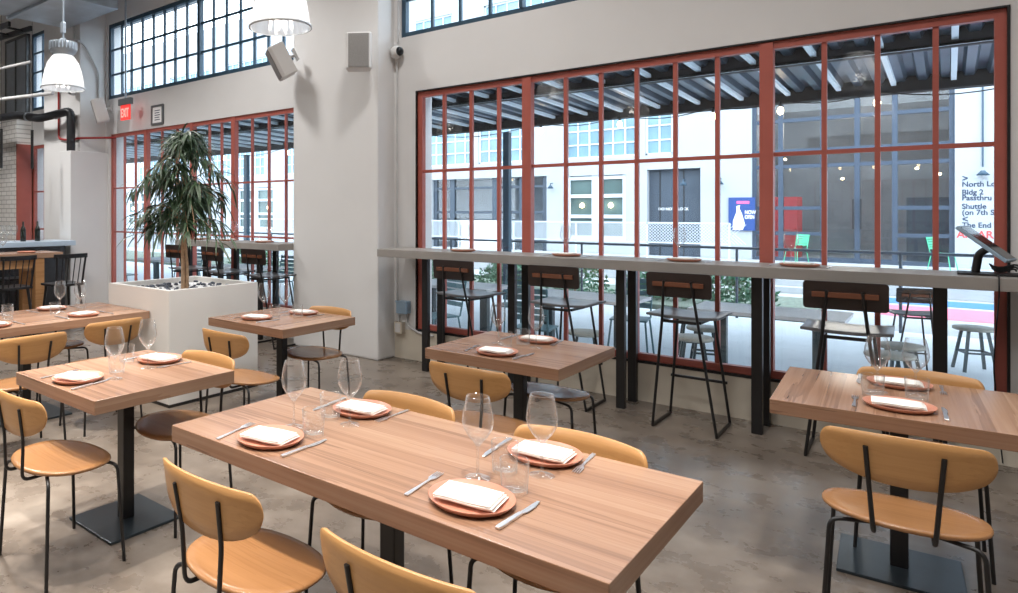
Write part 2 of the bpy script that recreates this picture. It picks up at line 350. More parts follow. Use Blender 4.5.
# ---------------------------------------------------------------- room shell
YW = 5.891
struct('floor', M().box(-17, -6, -.15, 4.2, YW + .3, 0), 'floor')
struct('ceiling', M().box(-17, -6, 5.5, 4.2, YW + .3, 5.7), 'ceiling')
struct('wall_back', M().box(-17, -6.2, 0, 4.2, -6, 5.5), 'wall')
struct('wall_east', M().box(4, -6, 0, 4.2, YW + .3, 5.5), 'wall')
struct('wall_west', M().box(-17.2, -6, 0, -17, YW + .3, 5.5), 'wall')
W1 = (-4.075, .26, .33, 2.80); W2 = (-10.17, -5.3, .33, 2.83); W3 = (-13.06, -11.9, .33, 2.83)
C1 = (-4.28, 1.6, 3.40, 4.62); C2 = (-10.24, -5.2, 3.41, 4.65); C3 = (-13.1, -11.9, 3.5, 5.0)
struct('wall_sill', M().box(-4.36, YW, 0, 4.2, YW + .28, .31), 'wall_base')
m = M(); holes_wall(m, -17, 4.2, 0, 5.5, YW, YW + .28, [(-4.36, 4.2, 0, .31)] + [W1, W2, W3, C1, C2, C3]); struct('wall_window', m, 'wall')
struct('wall_pillar', M().box(-5.61, 5.602, 0, -4.362, YW + .05, 5.5), 'wall', bevel=.02)
struct('wall_pillar_far', M().box(-11.58, 5.43, 0, -10.31, YW + .05, 5.5), 'wall', bevel=.015)
struct('wall_boxing', M().box(-10.62, 5.24, 0, -10.25, YW + .02, 2.53), 'wall', bevel=.008)
struct('wall_brick', M().box(-17, 5.61, 0, -13.1, YW + .05, 3.42), 'brick')

def window(name, H, verts_thick, verts_thin, hors, frame_mat, tw=.04, fw=.055, mw=.085, yo=.02, dp=.06, mt=.03):
    e = bpy.data.objects.new(name, None); COL.objects.link(e); e['kind'] = 'structure'
    x0, x1, z0, z1 = H; y0 = YW + yo; y1 = y0 + dp
    f = M()
    f.box(x0, y0, z0, x0 + fw, y1, z1); f.box(x1 - fw, y0, z0, x1, y1, z1)
    f.box(x0 + fw, y0, z0, x1 - fw, y1, z0 + fw); f.box(x0 + fw, y0, z1 - fw, x1 - fw, y1, z1)
    f.build('frame', frame_mat, e)
    for x in verts_thick: M().box(x - mw / 2, y0 - .015, z0 + fw, x + mw / 2, y1, z1 - .005).build('mullion', frame_mat, e)
    g = M()
    for x in verts_thin: g.box(x - mt / 2, y0 + .012, z0 + fw, x + mt / 2, y1 - .012, z1 - fw)
    for z in hors: g.box(x0 + fw, y0 + .016, z - mt / 2, x1 - fw, y1 - .016, z + mt / 2)
    g.build('muntins', frame_mat, e)
    cuts = [x0 + fw] + sorted(verts_thick) + [x1 - fw]
    for a, b in zip(cuts[:-1], cuts[1:]):
        M().box(a, (y0 + y1) / 2 - .003, z0 + fw, b, (y0 + y1) / 2 + .003, z1 - fw).build('glass_pane', 'pane', e)
    return e
window('window_1', W1, [-2.863, -.987], [-3.768, -3.458, -3.16, -2.507, -2.198, -1.905, -1.61, -1.312, -.646, -.355, -.064], [1.972, 1.10], 'red')
window('window_2', W2, [-9.15, -7.97, -7.05, -5.75], [-9.8, -9.48, -8.75, -8.36, -7.6, -7.33, -6.70, -6.38, -6.07], [1.94, 1.226], 'red', mw=.07, mt=.023)
window('window_3', W3, [], [-12.62, -12.25], [1.94, 1.226], 'red', mw=.1)
window('window_4', C1, [-2.92, -.6], [-3.912, -3.582, -3.252, -2.587, -2.25, -1.92, -1.59, -1.26, -.93, -.27, .06, .39, .72, 1.05, 1.38], [3.80, 4.2], 'steelblue', fw=.05, mw=.035, mt=.025)
window('window_5', C2, [-7.802], [-9.877, -9.599, -9.283, -8.979, -8.686, -8.412, -8.121, -7.508, -7.226, -6.934, -6.655, -6.387, -6.11, -5.83, -5.55], [3.815, 4.225], 'steelblue', fw=.06, mw=.06, mt=.028)
window('window_6', C3, [], [-12.7, -12.3], [3.87, 4.25, 4.62], 'steelblue', fw=.06, mw=.06, mt=.028)
struct('trim_2', M().box(-13.1, 5.60, .33, -13.06, YW + .02, 2.85), 'red')
# thin dark gasket round the big window, and a red sill line
g = M(); x0, x1, z0, z1 = W1
for q in ((x0 - .012, z0 - .02, x0, z1 + .012), (x1, z0 - .02, x1 + .014, z1 + .012), (x0, z1, x1, z1 + .012), (x0, z0 - .02, x1, z0)):
    g.box(q[0], YW - .006, q[1], q[2], YW + .03, q[3])
struct('trim_3', g, 'rubber')

# ---------------------------------------------------------------- dining chairs
def make_chair():
    t = thing('dining_chair', 'x', 'chair')
    a, b = .238, .196
    ring = []
    for k in range(40):
        th = 2 * PI * k / 40; c_, s_ = math.cos(th), math.sin(th)
        ring.append((a * abs(c_) ** .92 * (1 if c_ > 0 else -1), b * abs(s_) ** .92 * (1 if s_ > 0 else -1)))
    s = M()
    zz = lambda x, y: .455 + .010 * (x / a) ** 2 + .012 * max(0, -y / b) ** 2 - .008 * max(0, y / b) ** 2
    prev = None; rings = []
    for f_, dz in ((.0, 0), (.45, 0), (.85, 0), (.975, -.001), (1.0, -.006), (1.0, -.013), (.975, -.018), (.85, -.018), (.45, -.018), (0, -.018)):
        rings.append([(x * f_, y * f_, zz(x * f_, y * f_) + dz) for x, y in ring] )
    rows = [r_ + [r_[0]] for r_ in rings]
    s.grid(rows); s.build('seat', 'oakseat', t, weld=True)
    # backrest: curved plate, straight-ish top, bellied underside
    s = M(); n = 36
    def prof(u):                      # u -1..1 : z top / z bottom
        e = abs(u)
        q = max(0.0, (e - .80) / .20); rnd = 1 - math.sqrt(max(0.0, 1 - q * q))
        zt = .786 - .012 * e ** 2 - .052 * rnd
        zb = .608 + .078 * e ** 2.2 + .032 * rnd
        return zt, zb
    def pos(u, z, d):
        x = .229 * math.sin(u * 1.08) / math.sin(1.08); y = -.226 + .055 * (1 - math.cos(u * 1.08)) / (1 - math.cos(1.08))
        lean = -(z - .69) * .16; nx, ny = math.sin(u * .75), -math.cos(u * .75)
        return (x + nx * d, y + lean + ny * d, z)
    rows = []
    th = .0115
    for i in range(n + 1):
        u = math.sin(PI / 2 * (-1 + 2 * i / n)); zt, zb = prof(u); zm = (zt + zb) / 2; hh = (zt - zb) / 2
        sec = []
        for (q, d) in ((1, .25), (.985, 0), (.5, 0), (0, 0), (-.5, 0), (-.985, 0), (-1, .25), (-1, .75), (-.985, 1), (-.5, 1), (0, 1), (.5, 1), (.985, 1), (1, .75)):
            sec.append(pos(u, zm + hh * q, (d - .5) * th))
        rows.append(sec + [sec[0]])
    s.grid(rows); s.add(rows[0][:-1], [tuple(range(14))]); s.add(rows[-1][:-1], [tuple(range(14))[::-1]])
    s.build('backrest', 'oak', t, weld=True)
    for sx in (-1, 1):
        x = .098 * sx; u = .098 / .238 * .93
        y1 = pos(u, .735, .012)[1] + 0.002; y0 = pos(u, .60, .012)[1] + .002
        xb = .080 * sx; M().tube(fillet([(x * 1.04, y1, .735), (x * .95, y0, .60), (xb, -.212, .428), (xb, -.02, .430)], .035), .0075, 8).build('back_rod', 'black', t)
        for sy in (-1, 1):
            M().tube(fillet([(.06 * sx, .10 * sy, .432), (.205 * sx, .158 * sy, .430), (.228 * sx, .178 * sy, .0)], .035), .0078, 8).build('leg', 'black', t)
    return t
chair = Multi(make_chair)
G = 'oak backed dining chairs'
for loc, rz, lab in (
    ((-2.92, 1.45), 0, 'oak dining chair at the room side of the table in front of the planter'),
    ((-1.61, 1.44), 0, 'oak dining chair at the long table, room side, nearest the planter end'),
    ((-.92, 1.43), 0, 'oak dining chair cut off below, at the long table room side, away from planter'),
    ((-1.64, 2.112), 180, 'oak chair tucked at the window side of the long table, planter end'),
    ((-.935, 2.115), 180, 'oak chair tucked at the window side of the long table, free corner end'),
    ((-2.93, 2.085), 180, 'oak chair on the window side of the table in front of the planter'),
    ((-3.44, 2.995), 0, 'oak dining chair between the white planter and the small table by the pillar'),
    ((-3.64, 3.86), 180, 'oak dining chair against the pillar, tucked under the small table'),
    ((-4.56, 2.57), 90, 'oak chair at the table before the spindle stools, end nearest the planter'),
    ((-4.40, 1.90), 90, 'oak chair at the table before the spindle stools, further from the planter'),
    ((-1.77, 3.19), 0, 'oak dining chair on the room side of the table before the counter stools'),
    ((-.125, 3.27), 3, 'large oak chair in front of the table nearest the tablet stand'),
    ((-.10, 4.15), 183, 'oak chair on the window side of the table nearest the tablet stand')):
    chair((loc[0], loc[1], 0), rz, lab, G)

def make_lowstool():
    t = dup(chair.src, (0, 0, 0), 0, 'x'); t.name = 'oak_stool'; t['category'] = 'stool'
    for ch in list(t.children):
        if ch.name.startswith(('backrest', 'back_rod')): bpy.data.objects.remove(ch)
    return t
lowstool = Multi(make_lowstool)
lowstool((-5.40, 2.62, 0), 90, 'oval oak seat on black legs under the table before the spindle stools', 'oval oak seats')
lowstool((-1.80, 4.012, 0), 0, 'oval oak seat with window sheen under the table before counter stools', 'oval oak seats')

# ---------------------------------------------------------------- tables
def table(cx, cy, sx, sy, rz, label, base=.40, grain='walnut', zt=.745, th=.062, ox=0):
    t = thing('dining_table', label, 'table', (cx, cy, 0), rz, 'walnut dining tables')
    top = M().box(-sx / 2, -sy / 2, zt - th, sx / 2, sy / 2, zt).build('tabletop', [grain, 'walnut_y' if grain == 'walnut' else 'walnut'], t, bevel=.003)
    for q in top.data.polygons:                                  # edge veneer runs along each side
        if abs(q.normal.x if grain == 'walnut' else q.normal.y) > .6: q.material_index = 1
    M().box(ox - .031, -.031, .012, ox + .031, .031, zt - th).build('column', 'black', t, bevel=.006)
    M().box(ox - .15, -.15, zt - th - .006, ox + .15, .15, zt - th + .001).build('mounting_plate', 'black', t)
    M().box(ox - base / 2, -base / 2, 0, ox + base / 2, base / 2, .013).build('base_plate', 'blackplate', t, bevel=.003)
    return t
table(-1.348, 1.888, 1.617, .765, 0, 'long walnut table laid for four in front', .36, ox=-.06)
table(-3.055, 1.857, .775, .772, 0, 'square walnut table in front of the white planter', .40)
table(-3.748, 3.622, .815, .776, 0, 'square walnut table beside the white pillar', .40, 'walnut_y')
table(-1.872, 3.778, .815, .796, 0, 'square walnut table in front of the counter stools', .40)
table(-.16, 3.89, .86, .80, 3, 'walnut table nearest the tablet stand on the counter', .42, 'walnut_y')
table(-5.18, 2.285, .80, 1.68, 0, 'walnut table between the planter and the dark spindle stools', .5, 'walnut_y')

# ---------------------------------------------------------------- tableware
def make_plate():
    m = M(); m.lathe([(0, .004), (.088, .004), (.106, .0085), (.1165, .0195), (.1185, .0195), (.1185, .0175), (.107, .005), (.088, .0), (0, .0)], 40)
    o = m.build('plate', 'terracotta', weld=True); return tag(o, 'x', 'plate')
def make_napkin():
    m = M(); random.seed(3)
    def layer(x0, x1, y0, y1, z, t, lift):
        n = 8; tops = []; bots = []
        for i in range(n + 1):
            u = i / n; rt = []; rb = []
            for j in range(n + 1):
                v = j / n; x = x0 + (x1 - x0) * u; y = y0 + (y1 - y0) * v
                q = min(u, 1 - u, v, 1 - v) * n; ed = min(1, q); bump = .0012 * math.sin(7 * u + 4 * v) + lift * (u * u)
                rt.append((x, y, z + t * (.55 + .45 * ed) + bump)); rb.append((x, y, z + t * .45 * (1 - ed) + bump))
            tops.append(rt); bots.append(rb)
        m.grid(tops); m.grid(bots)
        per = lambda R: R[0][:-1] + [r_[-1] for r_ in R[:-1]] + R[-1][:0:-1] + [r_[0] for r_ in R[:0:-1]]
        a, b = per(tops), per(bots); k = len(a)
        m.add(a + b, [(i, (i + 1) % k, k + (i + 1) % k, k + i) for i in range(k)], True)
    layer(-.078, .076, -.052, .054, 0, .006, 0); layer(-.078, .072, -.056, .050, .0063, .006, 0.0015); layer(-.080, .066, -.054, .050, .0126, .005, .001)
    m.v = [Vector((p.x * 1.12, p.y * 1.14, p.z * .85)) for p in m.v]; o = m.build('napkin', 'napkin', weld=True); return tag(o, 'x', 'napkin')
def make_fork():
    m = M(); z = .002
    m.prism([(-.0062, -.105), (.0062, -.105), (.0068, -.09), (.004, -.01), (.0035, .03), (-.0035, .03), (-.004, -.01), (-.0068, -.09)], z, z + .003)
    m.prism([(-.0035, .03), (.0035, .03), (.0115, .05), (.0115, .062), (-.0115, .062), (-.0115, .05)], z + .001, z + .0035)
    for x in (-.0098, -.0033, .0033, .0098): m.prism([(x - .0017, .060), (x + .0017, .060), (x + .001, .103), (x - .001, .103)], z + .001, z + .0035)
    return tag(m.build('fork', 'steel'), 'x', 'fork')
def make_knife():
    m = M(); z = .001
    m.prism([(-.0065, -.112), (.0065, -.112), (.0075, -.10), (.0062, .0), (.005, .01), (-.005, .01), (-.0062, 0), (-.0075, -.10)], z, z + .007)
    m.prism([(-.006, .01), (.006, .01), (.0105, .03), (.0100, .07), (.002, .112), (-.006, .108)], z + .002, z + .0045)
    return tag(m.build('knife', 'steel', bevel=.0008, seg=1), 'x', 'knife')
def make_wine():
    m = M()
    m.lathe([(.0375, .0006), (.036, .0022), (.012, .006), (.005, .013), (.0037, .03), (.0035, .075), (.0042, .095), (.012, .108), (.030, .128), (.0435, .152), (.0470, .172), (.0445, .200), (.0388, .228), (.0345, .247)], 32)
    m.lathe([(0, .0965), (.004, .098), (.012, .1095), (.022, .1185)], 24)
    m.lathe([(.0345, .247), (.0338, .2478), (.0334, .2465)], 32)
    return tag(m.build('wine_glass', 'glass', weld=True), 'x', 'wine glass')
def make_tumbler():
    m = M(); m.lathe([(.033, .0005), (.0365, .004), (.0418, .094), (.0412, .0955), (.0404, .0945)], 32); m.lathe([(0, .009), (.030, .010), (.0352, .014), (.0365, .02)], 28)
    return tag(m.build('tumbler', 'glass', weld=True), 'x', 'tumbler')
plate, napkin, fork, knife, wine, tumbler = (Multi(f) for f in (make_plate, make_napkin, make_fork, make_knife, make_wine, make_tumbler))
TZ = .745
# (table words, seat words, plate, napkin angle, facing sign, fork, knife, wine glass, tumbler)
LT = 'long table'; PT = 'table before the planter'; RT = 'table beside the pillar'; DT = 'table before counter stools'; ET = 'table nearest the tablet'; BT = 'table before spindle stools'
SET = [
 (LT, 'room side, free corner end', (-.972, 1.67), 9, (-1.139, 1.684, 5), (-.836, 1.681, -2), (-1.047, 1.835), (-.916, 1.812)),
 (LT, 'window side, free corner end', (-.975, 2.140), 4, (-.854, 2.17, 186), (-1.130, 2.11, 184), (-.913, 1.985), (-1.008, 1.930)),
 (LT, 'room side, planter end', (-1.754, 1.639), 12, (-1.92, 1.62, 12), (-1.608, 1.663, 1), (-1.801, 1.803), (-1.680, 1.782)),
 (LT, 'window side, planter end', (-1.735, 2.125), 8, (-1.608, 2.16, 180), (-1.898, 2.11, 185), (-1.665, 1.966), (-1.772, 1.975)),
 (PT, 'room side', (-3.061, 1.603), 20, (-3.232, 1.60, 8), (-2.93, 1.60, 12), (-2.955, 1.735), (-3.045, 1.80)),
 (PT, 'window side', (-3.133, 2.110), 10, (-2.985, 2.10, 176), (-3.29, 2.09, 184), (-3.035, 1.972), (-3.225, 1.965)),
 (RT, 'room side', (-3.835, 3.44), 14, (-3.99, 3.44, 6), (-3.68, 3.42, -4), (-3.93, 3.60), (-3.76, 3.56)),
 (RT, 'pillar side', (-3.750, 3.86), 5, (-3.60, 3.84, 182), (-3.91, 3.86, 180), (-3.80, 3.70), (-3.655, 3.70)),
 (DT, 'room side', (-1.888, 3.523), 8, (-2.066, 3.55, 8), (-1.737, 3.55, -4), (-2.03, 3.80), (-1.93, 3.70)),
 (DT, 'window side', (-1.881, 4.03), 4, (-1.765, 4.045, 186), (-2.07, 4.03, 178), (-1.80, 3.835), (-1.885, 3.84)),
 (ET, 'room side', (-.151, 3.668), 4, (-.295, 3.665, 3), (-.012, 3.668, 3), (-.236, 3.93), (-.245, 3.82)),
 (ET, 'window side', (-.170, 4.135), 4, (-.022, 4.15, 183), (-.316, 4.16, 183), (-.108, 3.985), (-.101, 3.86)),
]
BSET = [
 (BT, 'near side, planter end', (-4.94, 2.63), 96, (-4.95, 2.83, 92), (-4.95, 2.46, 90), (-5.12, 2.70), (-5.14, 2.50)),
 (BT, 'far side, planter end', (-5.44, 2.62), 84, (-5.42, 2.45, -88), (-5.42, 2.82, -90), (-5.26, 2.60), (-5.30, 2.80)),
 (BT, 'near side, away from planter', (-4.93, 1.95), 92, (-4.95, 2.13, 92), (-4.95, 1.78, 90), (-5.14, 2.02), (-5.13, 2.13)),
 (BT, 'far side, away from planter', (-5.43, 2.03), 88, (-5.42, 1.85, -88), (-5.42, 2.22, -90), (-5.28, 1.95), (-5.30, 2.2)),
]
for tb, seat, p, na, fk, kn, wg, tm in SET + BSET:
    plate((p[0], p[1], TZ), 0, f'terracotta plate on the {tb}, {seat}', 'terracotta plates')
    napkin((p[0], p[1], TZ + .0115), na, f'folded white napkin on plate, {tb}, {seat}', 'folded napkins')
    fork((fk[0], fk[1], TZ), fk[2], f'steel fork on the {tb}, {seat}', 'forks')
    knife((kn[0], kn[1], TZ), kn[2], f'steel table knife on the {tb}, {seat}', 'knives')
    wine((wg[0], wg[1], TZ), 0, f'empty wine glass on the {tb}, {seat}', 'wine glasses')
    tumbler((tm[0], tm[1], TZ), 0, f'clear tumbler on the {tb}, {seat}', 'tumblers')

# ---------------------------------------------------------------- window counters and stools
def counter(x0, x1, posts, label):
    t = thing('counter', label, 'counter', ((x0 + x1) / 2, 5.6, 0)); ox = -(x0 + x1) / 2
    M().box(x0 + ox, 5.372 - 5.6, 1.105, x1 + ox, 5.855 - 5.6, 1.18).build('countertop', 'counter', t, bevel=.003)
    for x in posts:
        for dy in (-.03, .235): M().box(x + ox - .033, dy - .025, 0, x + ox + .033, dy + .025, 1.105).build('post', 'black', t, bevel=.004)
    return t
counter(-4.195, 1.9, [-3.745, -2.835, -1.905, -.985, -.04, 1.0], 'long grey counter shelf along the big red framed window')
counter(-7.62, -5.615, [-7.56, -6.90, -6.15], 'grey counter shelf at the window beyond the pillar')
def make_barstool():
    t = thing('bar_stool', 'x', 'bar stool')
    m = M(); rows = []; 
    for i in range(9):
        u = -1 + i / 4; rows.append([(.225 * u, -.23 + .44 * j / 6 + 0, .815 + .012 * u * u + (.012 * (j / 6 - .5) ** 2)) for j in range(7)])
    bot = [[(x, y, z - .014) for x, y, z in r_] for r_ in rows]
    m.grid(rows); m.grid(bot)
    per = lambda R: R[0][:-1] + [r_[-1] for r_ in R[:-1]] + R[-1][:0:-1] + [r_[0] for r_ in R[:0:-1]]
    a, b = per(rows), per(bot); k = len(a); m.add(a + b, [(i, (i + 1) % k, k + (i + 1) % k, k + i) for i in range(k)])
    m.build('seat', 'stoolseat', t, weld=True)
    m = M(); pl = []
    for (cx_, cz_, a0) in ((.185, .065, 0), (-.185, .065, PI / 2), (-.185, -.065, PI), (.185, -.065, 1.5 * PI)): pl += [(x, y) for x, y in arc((cx_, cz_), .02, a0, a0 + PI / 2, 4)]
    m.T = Matrix.Translation((0, -.285, 1.045)) @ Matrix.Rotation(PI / 2 + .10, 4, 'X'); m.prism(pl, -.007, .007); m.build('back_board', 'stoolboard', t)
    m = M(); m.T = Matrix.Translation((0, -.300, 1.05)) @ Matrix.Rotation(PI / 2 + .10, 4, 'X'); m.box(-.16, -.016, -.006, .16, .016, .012); m.build('wood_strip', 'strip', t, bevel=.002)
    for sx in (-1, 1):
        M().tube([(.085 * sx, -.312, 1.075), (.112 * sx, -.255, .80), (.205 * sx, -.155, .012)], .0095, 8).build('rear_leg', 'black', t)
        M().tube([(.12 * sx, .16, .79), (.20 * sx, .255, .012)], .0095, 8).build('front_leg', 'black', t)
        M().bar((.205 * sx, -.16, .012), (.20 * sx, .26, .012), .014, .02).build('floor_runner', 'black', t)
        M().bar((.115 * sx, -.22, .787), (.12 * sx, .17, .787), .018, .018).build('seat_rail', 'black', t)
    M().box(-.188, .222, .30, .188, .240, .318).build('footrest', 'black', t)
    M().bar((-.11, -.235, .785), (.11, -.235, .785), .016, .02).build('cross_rail', 'black', t)
    return t
barstool = Multi(make_barstool)
BG = 'bar stools at the window counters'
for x, y, rz, lab in (
    (-1.37, 5.40, 0, 'dark board-backed bar stool, full legs in view, between two counter posts mid window'),
    (-.47, 5.42, 2, 'dark board-backed bar stool behind the table nearest the tablet stand'),
    (-2.27, 5.42, 0, 'dark board-backed bar stool behind the table before counter, window middle'),
    (-3.16, 5.42, -2, 'dark board-backed bar stool nearest the big pillar, main window'),
    (-5.78, 5.42, 0, 'dark board-backed bar stool next to the pillar at the far counter'),
    (-6.52, 5.42, -3, 'dark board-backed bar stool, middle of the far counter'),
    (-7.28, 5.42, 2, 'dark board-backed bar stool behind the plant at the far counter')):
    barstool((x, y, 0), rz, lab, BG)
for x, lab in ((-3.35, 'nearest the pillar, main counter'), (-2.36, 'above the second stool from pillar'), (-1.46, 'above the stool with full legs in view'), (-.745, 'nearest the tablet stand'),
               (-6.78, 'middle of the far counter'), (-6.10, 'far counter, next to the pillar'), (-7.35, 'far counter, behind the plant')):
    c = 1.18
    plate((x, 5.60, c), 0, 'terracotta plate on the counter, ' + lab, 'terracotta plates')
    napkin((x, 5.60, c + .0115), 4, 'folded white napkin on plate, ' + lab, 'folded napkins')
    wine((x - .07, 5.75, c), 0, 'wine glass on the counter, ' + lab, 'wine glasses')
    fork((x - .17, 5.60, c), 0, 'steel fork on the counter, ' + lab, 'forks')
    knife((x + .16, 5.60, c), 0, 'steel knife on the counter, ' + lab, 'knives')

# tablet on a stand with its card reader and cable
t = thing('tablet_stand', 'black tablet on angled stand at the end of the window counter', 'tablet', (.175, 5.60, 1.18))
M().box(-.14, -.10, 0, .14, .12, .012).build('base', 'rubber', t, bevel=.003)
m = M(); m.tube(fillet([(-.06, .03, .012), (-.045, .03, .13), (.02, .02, .165)], .05), .02, 10); m.build('arm', 'black', t)
m = M(); m.T = Matrix.Translation((-.015, 0, .185)) @ Matrix.Rotation(math.radians(-14), 4, 'Z') @ Matrix.Rotation(math.radians(42), 4, 'Y'); m.box(-.145, -.10, -.012, .145, .10, .008); m.build('tablet', 'greybox', t, bevel=.004)
m = M(); m.T = Matrix.Translation((-.015, 0, .185)) @ Matrix.Rotation(math.radians(-14), 4, 'Z') @ Matrix.Rotation(math.radians(42), 4, 'Y'); m.box(-.132, -.088, .0082, .132, .088, .0095); m.build('screen', 'screen', t)
m = M()
for q in range(3): m.tube([(.06 + .05 * math.cos(a / 16 * 2 * PI) * (1 + .1 * q), .02 + .045 * math.sin(a / 16 * 2 * PI), .03 + .012 * q + .01 * math.sin(a)) for a in range(17)], .004, 6)
m.build('cable', 'rubber', t)
t = thing('receipt_printer', 'black receipt printer beside the tablet at the frame edge', 'printer', (.40, 5.60, 1.18))
M().box(-.07, -.09, 0, .07, .09, .14).build('body', 'rubber', t, bevel=.012); M().box(-.05, -.092, .09, .05, -.088, .10).build('paper_slot', 'white', t)
m = M(); m.tube(fillet([(.205, 5.488, 1.186), (.205, 5.355, 1.19), (.205, 5.355, 1.08), (.215, 5.86, .9), (.20, 5.872, .6), (.225, 5.872, .2), (.24, 5.86, .02)], .06), .004, 6)
tag(m.build('power_cord', 'rubber'), 'thin black cord hanging from counter end beside the red window frame', 'cord')

# ---------------------------------------------------------------- planter and tree
t = thing('planter_box', 'large square white planter box on the floor', 'planter', (-4.975, 3.60, 0))
hx, hy, wt = .455, .468, .05
m = M(); m.box(-hx + wt, -hy + wt, .02, hx - wt, hy - wt, .80)
for q in ((-hx, -hy, hx, -hy + wt), (-hx, hy - wt, hx, hy), (-hx, -hy + wt, -hx + wt, hy - wt), (hx - wt, -hy + wt, hx, hy - wt)): m.box(q[0], q[1], 0, q[2], q[3], .925)
m.build('box', 'planter', t)
M().box(-hx - .002, -hy - .002, 0, hx + .002, hy + .002, .025).build('plinth', 'black', t)
g = M(); random.seed(5); n = 18
g.grid([[(-hx + wt + (2 * hx - 2 * wt) * i / n, -hy + wt + (2 * hy - 2 * wt) * j / n, .875 + random.uniform(-.008, .012)) for j in range(n + 1)] for i in range(n + 1)])
o = g.build('white_gravel_top', 'gravel', t); o['kind'] = 'stuff'
m = M()
for _ in range(150):
    x, y = random.uniform(-.35, .35), random.uniform(-.39, .39)
    if x * x + y * y < .006: continue
    if random.random() < .35 and abs(x) < .2: continue
    r = random.uniform(.012, .026); m.lathe([(0, -r * .6), (r * .8, -r * .35), (r, 0), (r * .8, r * .4), (0, r * .6)], 7, (x, y, .887))
o = m.build('dark_pebbles', 'pebble', t); o['kind'] = 'stuff'
t = thing('weeping_fig_tree', 'tall potted tree with drooping narrow dark leaves in the white planter', 'plant', (-4.95, 3.58, .88))
trunk = [(0, 0, -.02), (.005, -.004, .15), (-.012, .006, .36), (.01, .0, .6), (-.01, .01, .85), (.015, 0, 1.1), (0, .01, 1.32)]
M().tube(trunk, .02, 9, rs=[.023, .021, .020, .019, .017, .013, .006]).build('trunk', 'bark', t)
M().tube([(.03, .02, -.02), (.035, .015, .2), (.02, .0, .45), (.045, -.02, .8), (.08, -.02, 1.05)], .012, 8, rs=[.014, .013, .012, .010, .005]).build('trunk', 'bark', t)
br = M(); lf = M(); random.seed(21)
def leaf(base, d, L, w_, droop):
    d = Vector(d).normalized(); p = Vector(base); side = d.cross(Vector((0, 0, 1)))
    side = side.normalized() if side.length > .05 else Vector((1, 0, 0)); n = 5; A = []; B = []
    tw = random.uniform(-.6, .6); side = (Matrix.Rotation(tw, 3, d) @ side)
    for i in range(n + 1):
        u = i / n; ww = w_ * (math.sin(PI * min(1, .12 + u * .88)) ** .8 if i < n else .02)
        A.append(p + side * ww / 2); B.append(p - side * ww / 2)
        d = (d + Vector((0, 0, -droop / n))).normalized(); p = p + d * (L / n)
    lf.add(A + B, [(i, i + 1, n + 2 + i, n + 1 + i) for i in range(n)], True)
tips = []
for k in range(56):
    z0 = random.uniform(.52, 1.30); a = random.uniform(0, 2 * PI); reach = random.uniform(.14, .53) * (1.0 - max(0, (z0 - 1.05)) * 1.3)
    p0 = Vector((.0, .005, z0)); rise = random.uniform(.02, .2)
    pm = p0 + Vector((math.cos(a) * reach * .55, math.sin(a) * reach * .55, rise)); p1 = p0 + Vector((math.cos(a) * reach, math.sin(a) * reach, rise - random.uniform(.05, .28)))
    pts = fillet([p0, pm, p1], .2, 6); br.tube(pts, .004, 5, rs=[.006 - .004 * i / (len(pts) - 1) for i in range(len(pts))])
    for q in range(30):
        u = random.uniform(.15, 1.0); i = min(len(pts) - 2, int(u * (len(pts) - 1))); f_ = u * (len(pts) - 1) - i
        p = pts[i].lerp(pts[i + 1], max(0, min(1, f_))); ang = a + random.uniform(-1.5, 1.5)
        leaf(p, (math.cos(ang) * .8, math.sin(ang) * .8, random.uniform(-.7, .35)), random.uniform(.15, .26), random.uniform(.013, .021), random.uniform(.7, 2.1))
for k in range(40):
    ang = random.uniform(0, 2 * PI); leaf((random.uniform(-.03, .03), random.uniform(-.03, .03), random.uniform(1.22, 1.34)), (math.cos(ang) * .8, math.sin(ang) * .8, random.uniform(.2, 1.1)), random.uniform(.18, .33), .017, random.uniform(.8, 1.8))
br.build('branches', 'bark', t); o = lf.build('foliage', 'leaf', t); o['kind'] = 'stuff'

# ---------------------------------------------------------------- pendant lamps
def make_pendant():
    t = thing('pendant_lamp', 'x', 'pendant lamp')          # origin at rim centre
    m = M(); n = 56; prof = [(.226, 0), (.224, .02), (.214, .10), (.196, .19), (.166, .28), (.125, .345), (.105, .37)]
    vs = []
    for (r, z) in prof + [(r - .006, z) for r, z in prof[::-1]]:
        for k in range(n): vs.append(((r + (.0022 if k % 2 else 0)) * math.cos(2 * PI * k / n), (r + (.0022 if k % 2 else 0)) * math.sin(2 * PI * k / n), z))
    L = len(prof) * 2
    m.add(vs, [(i * n + k, i * n + (k + 1) % n, ((i + 1) % L) * n + (k + 1) % n, ((i + 1) % L) * n + k) for i in range(L) for k in range(n)], False)
    m.build('shade', 'shade', t)
    M().lathe([(.226, -.004), (.238, -.002), (.238, .012), (.226, .014), (.226, -.004)], 48).build('rim', 'white_metal', t)
    m = M(); m.lathe([(0, .365), (.112, .365), (.118, .375), (.118, .395), (.140, .40), (.142, .50), (.135, .515), (.05, .525), (.03, .56), (0, .56)], 36)
    for k in range(24):
        a = 2 * PI * k / 24; m.bar((.143 * math.cos(a), .143 * math.sin(a), .43), (.143 * math.cos(a), .143 * math.sin(a), .515), .012, .012)
    m.build('housing', 'galv', t)
    M().box(-.028, -.02, .62, .028, .02, .74).build('hook_box', 'galv', t, bevel=.004)
    M().tube([(0, 0, .55), (0, 0, 2.55)], .012, 8).build('stem', 'galv', t)
    m = M(); m.lathe([(0, .16), (.04, .17), (.055, .21), (.05, .26), (.03, .31), (.02, .36), (0, .36)], 16); m.build('bulb', 'lampbulb', t)
    return t
K['lampbulb'] = emissive('lamp_bulb_glow', (1.0, .93, .85), 6)
pendant = Multi(make_pendant)
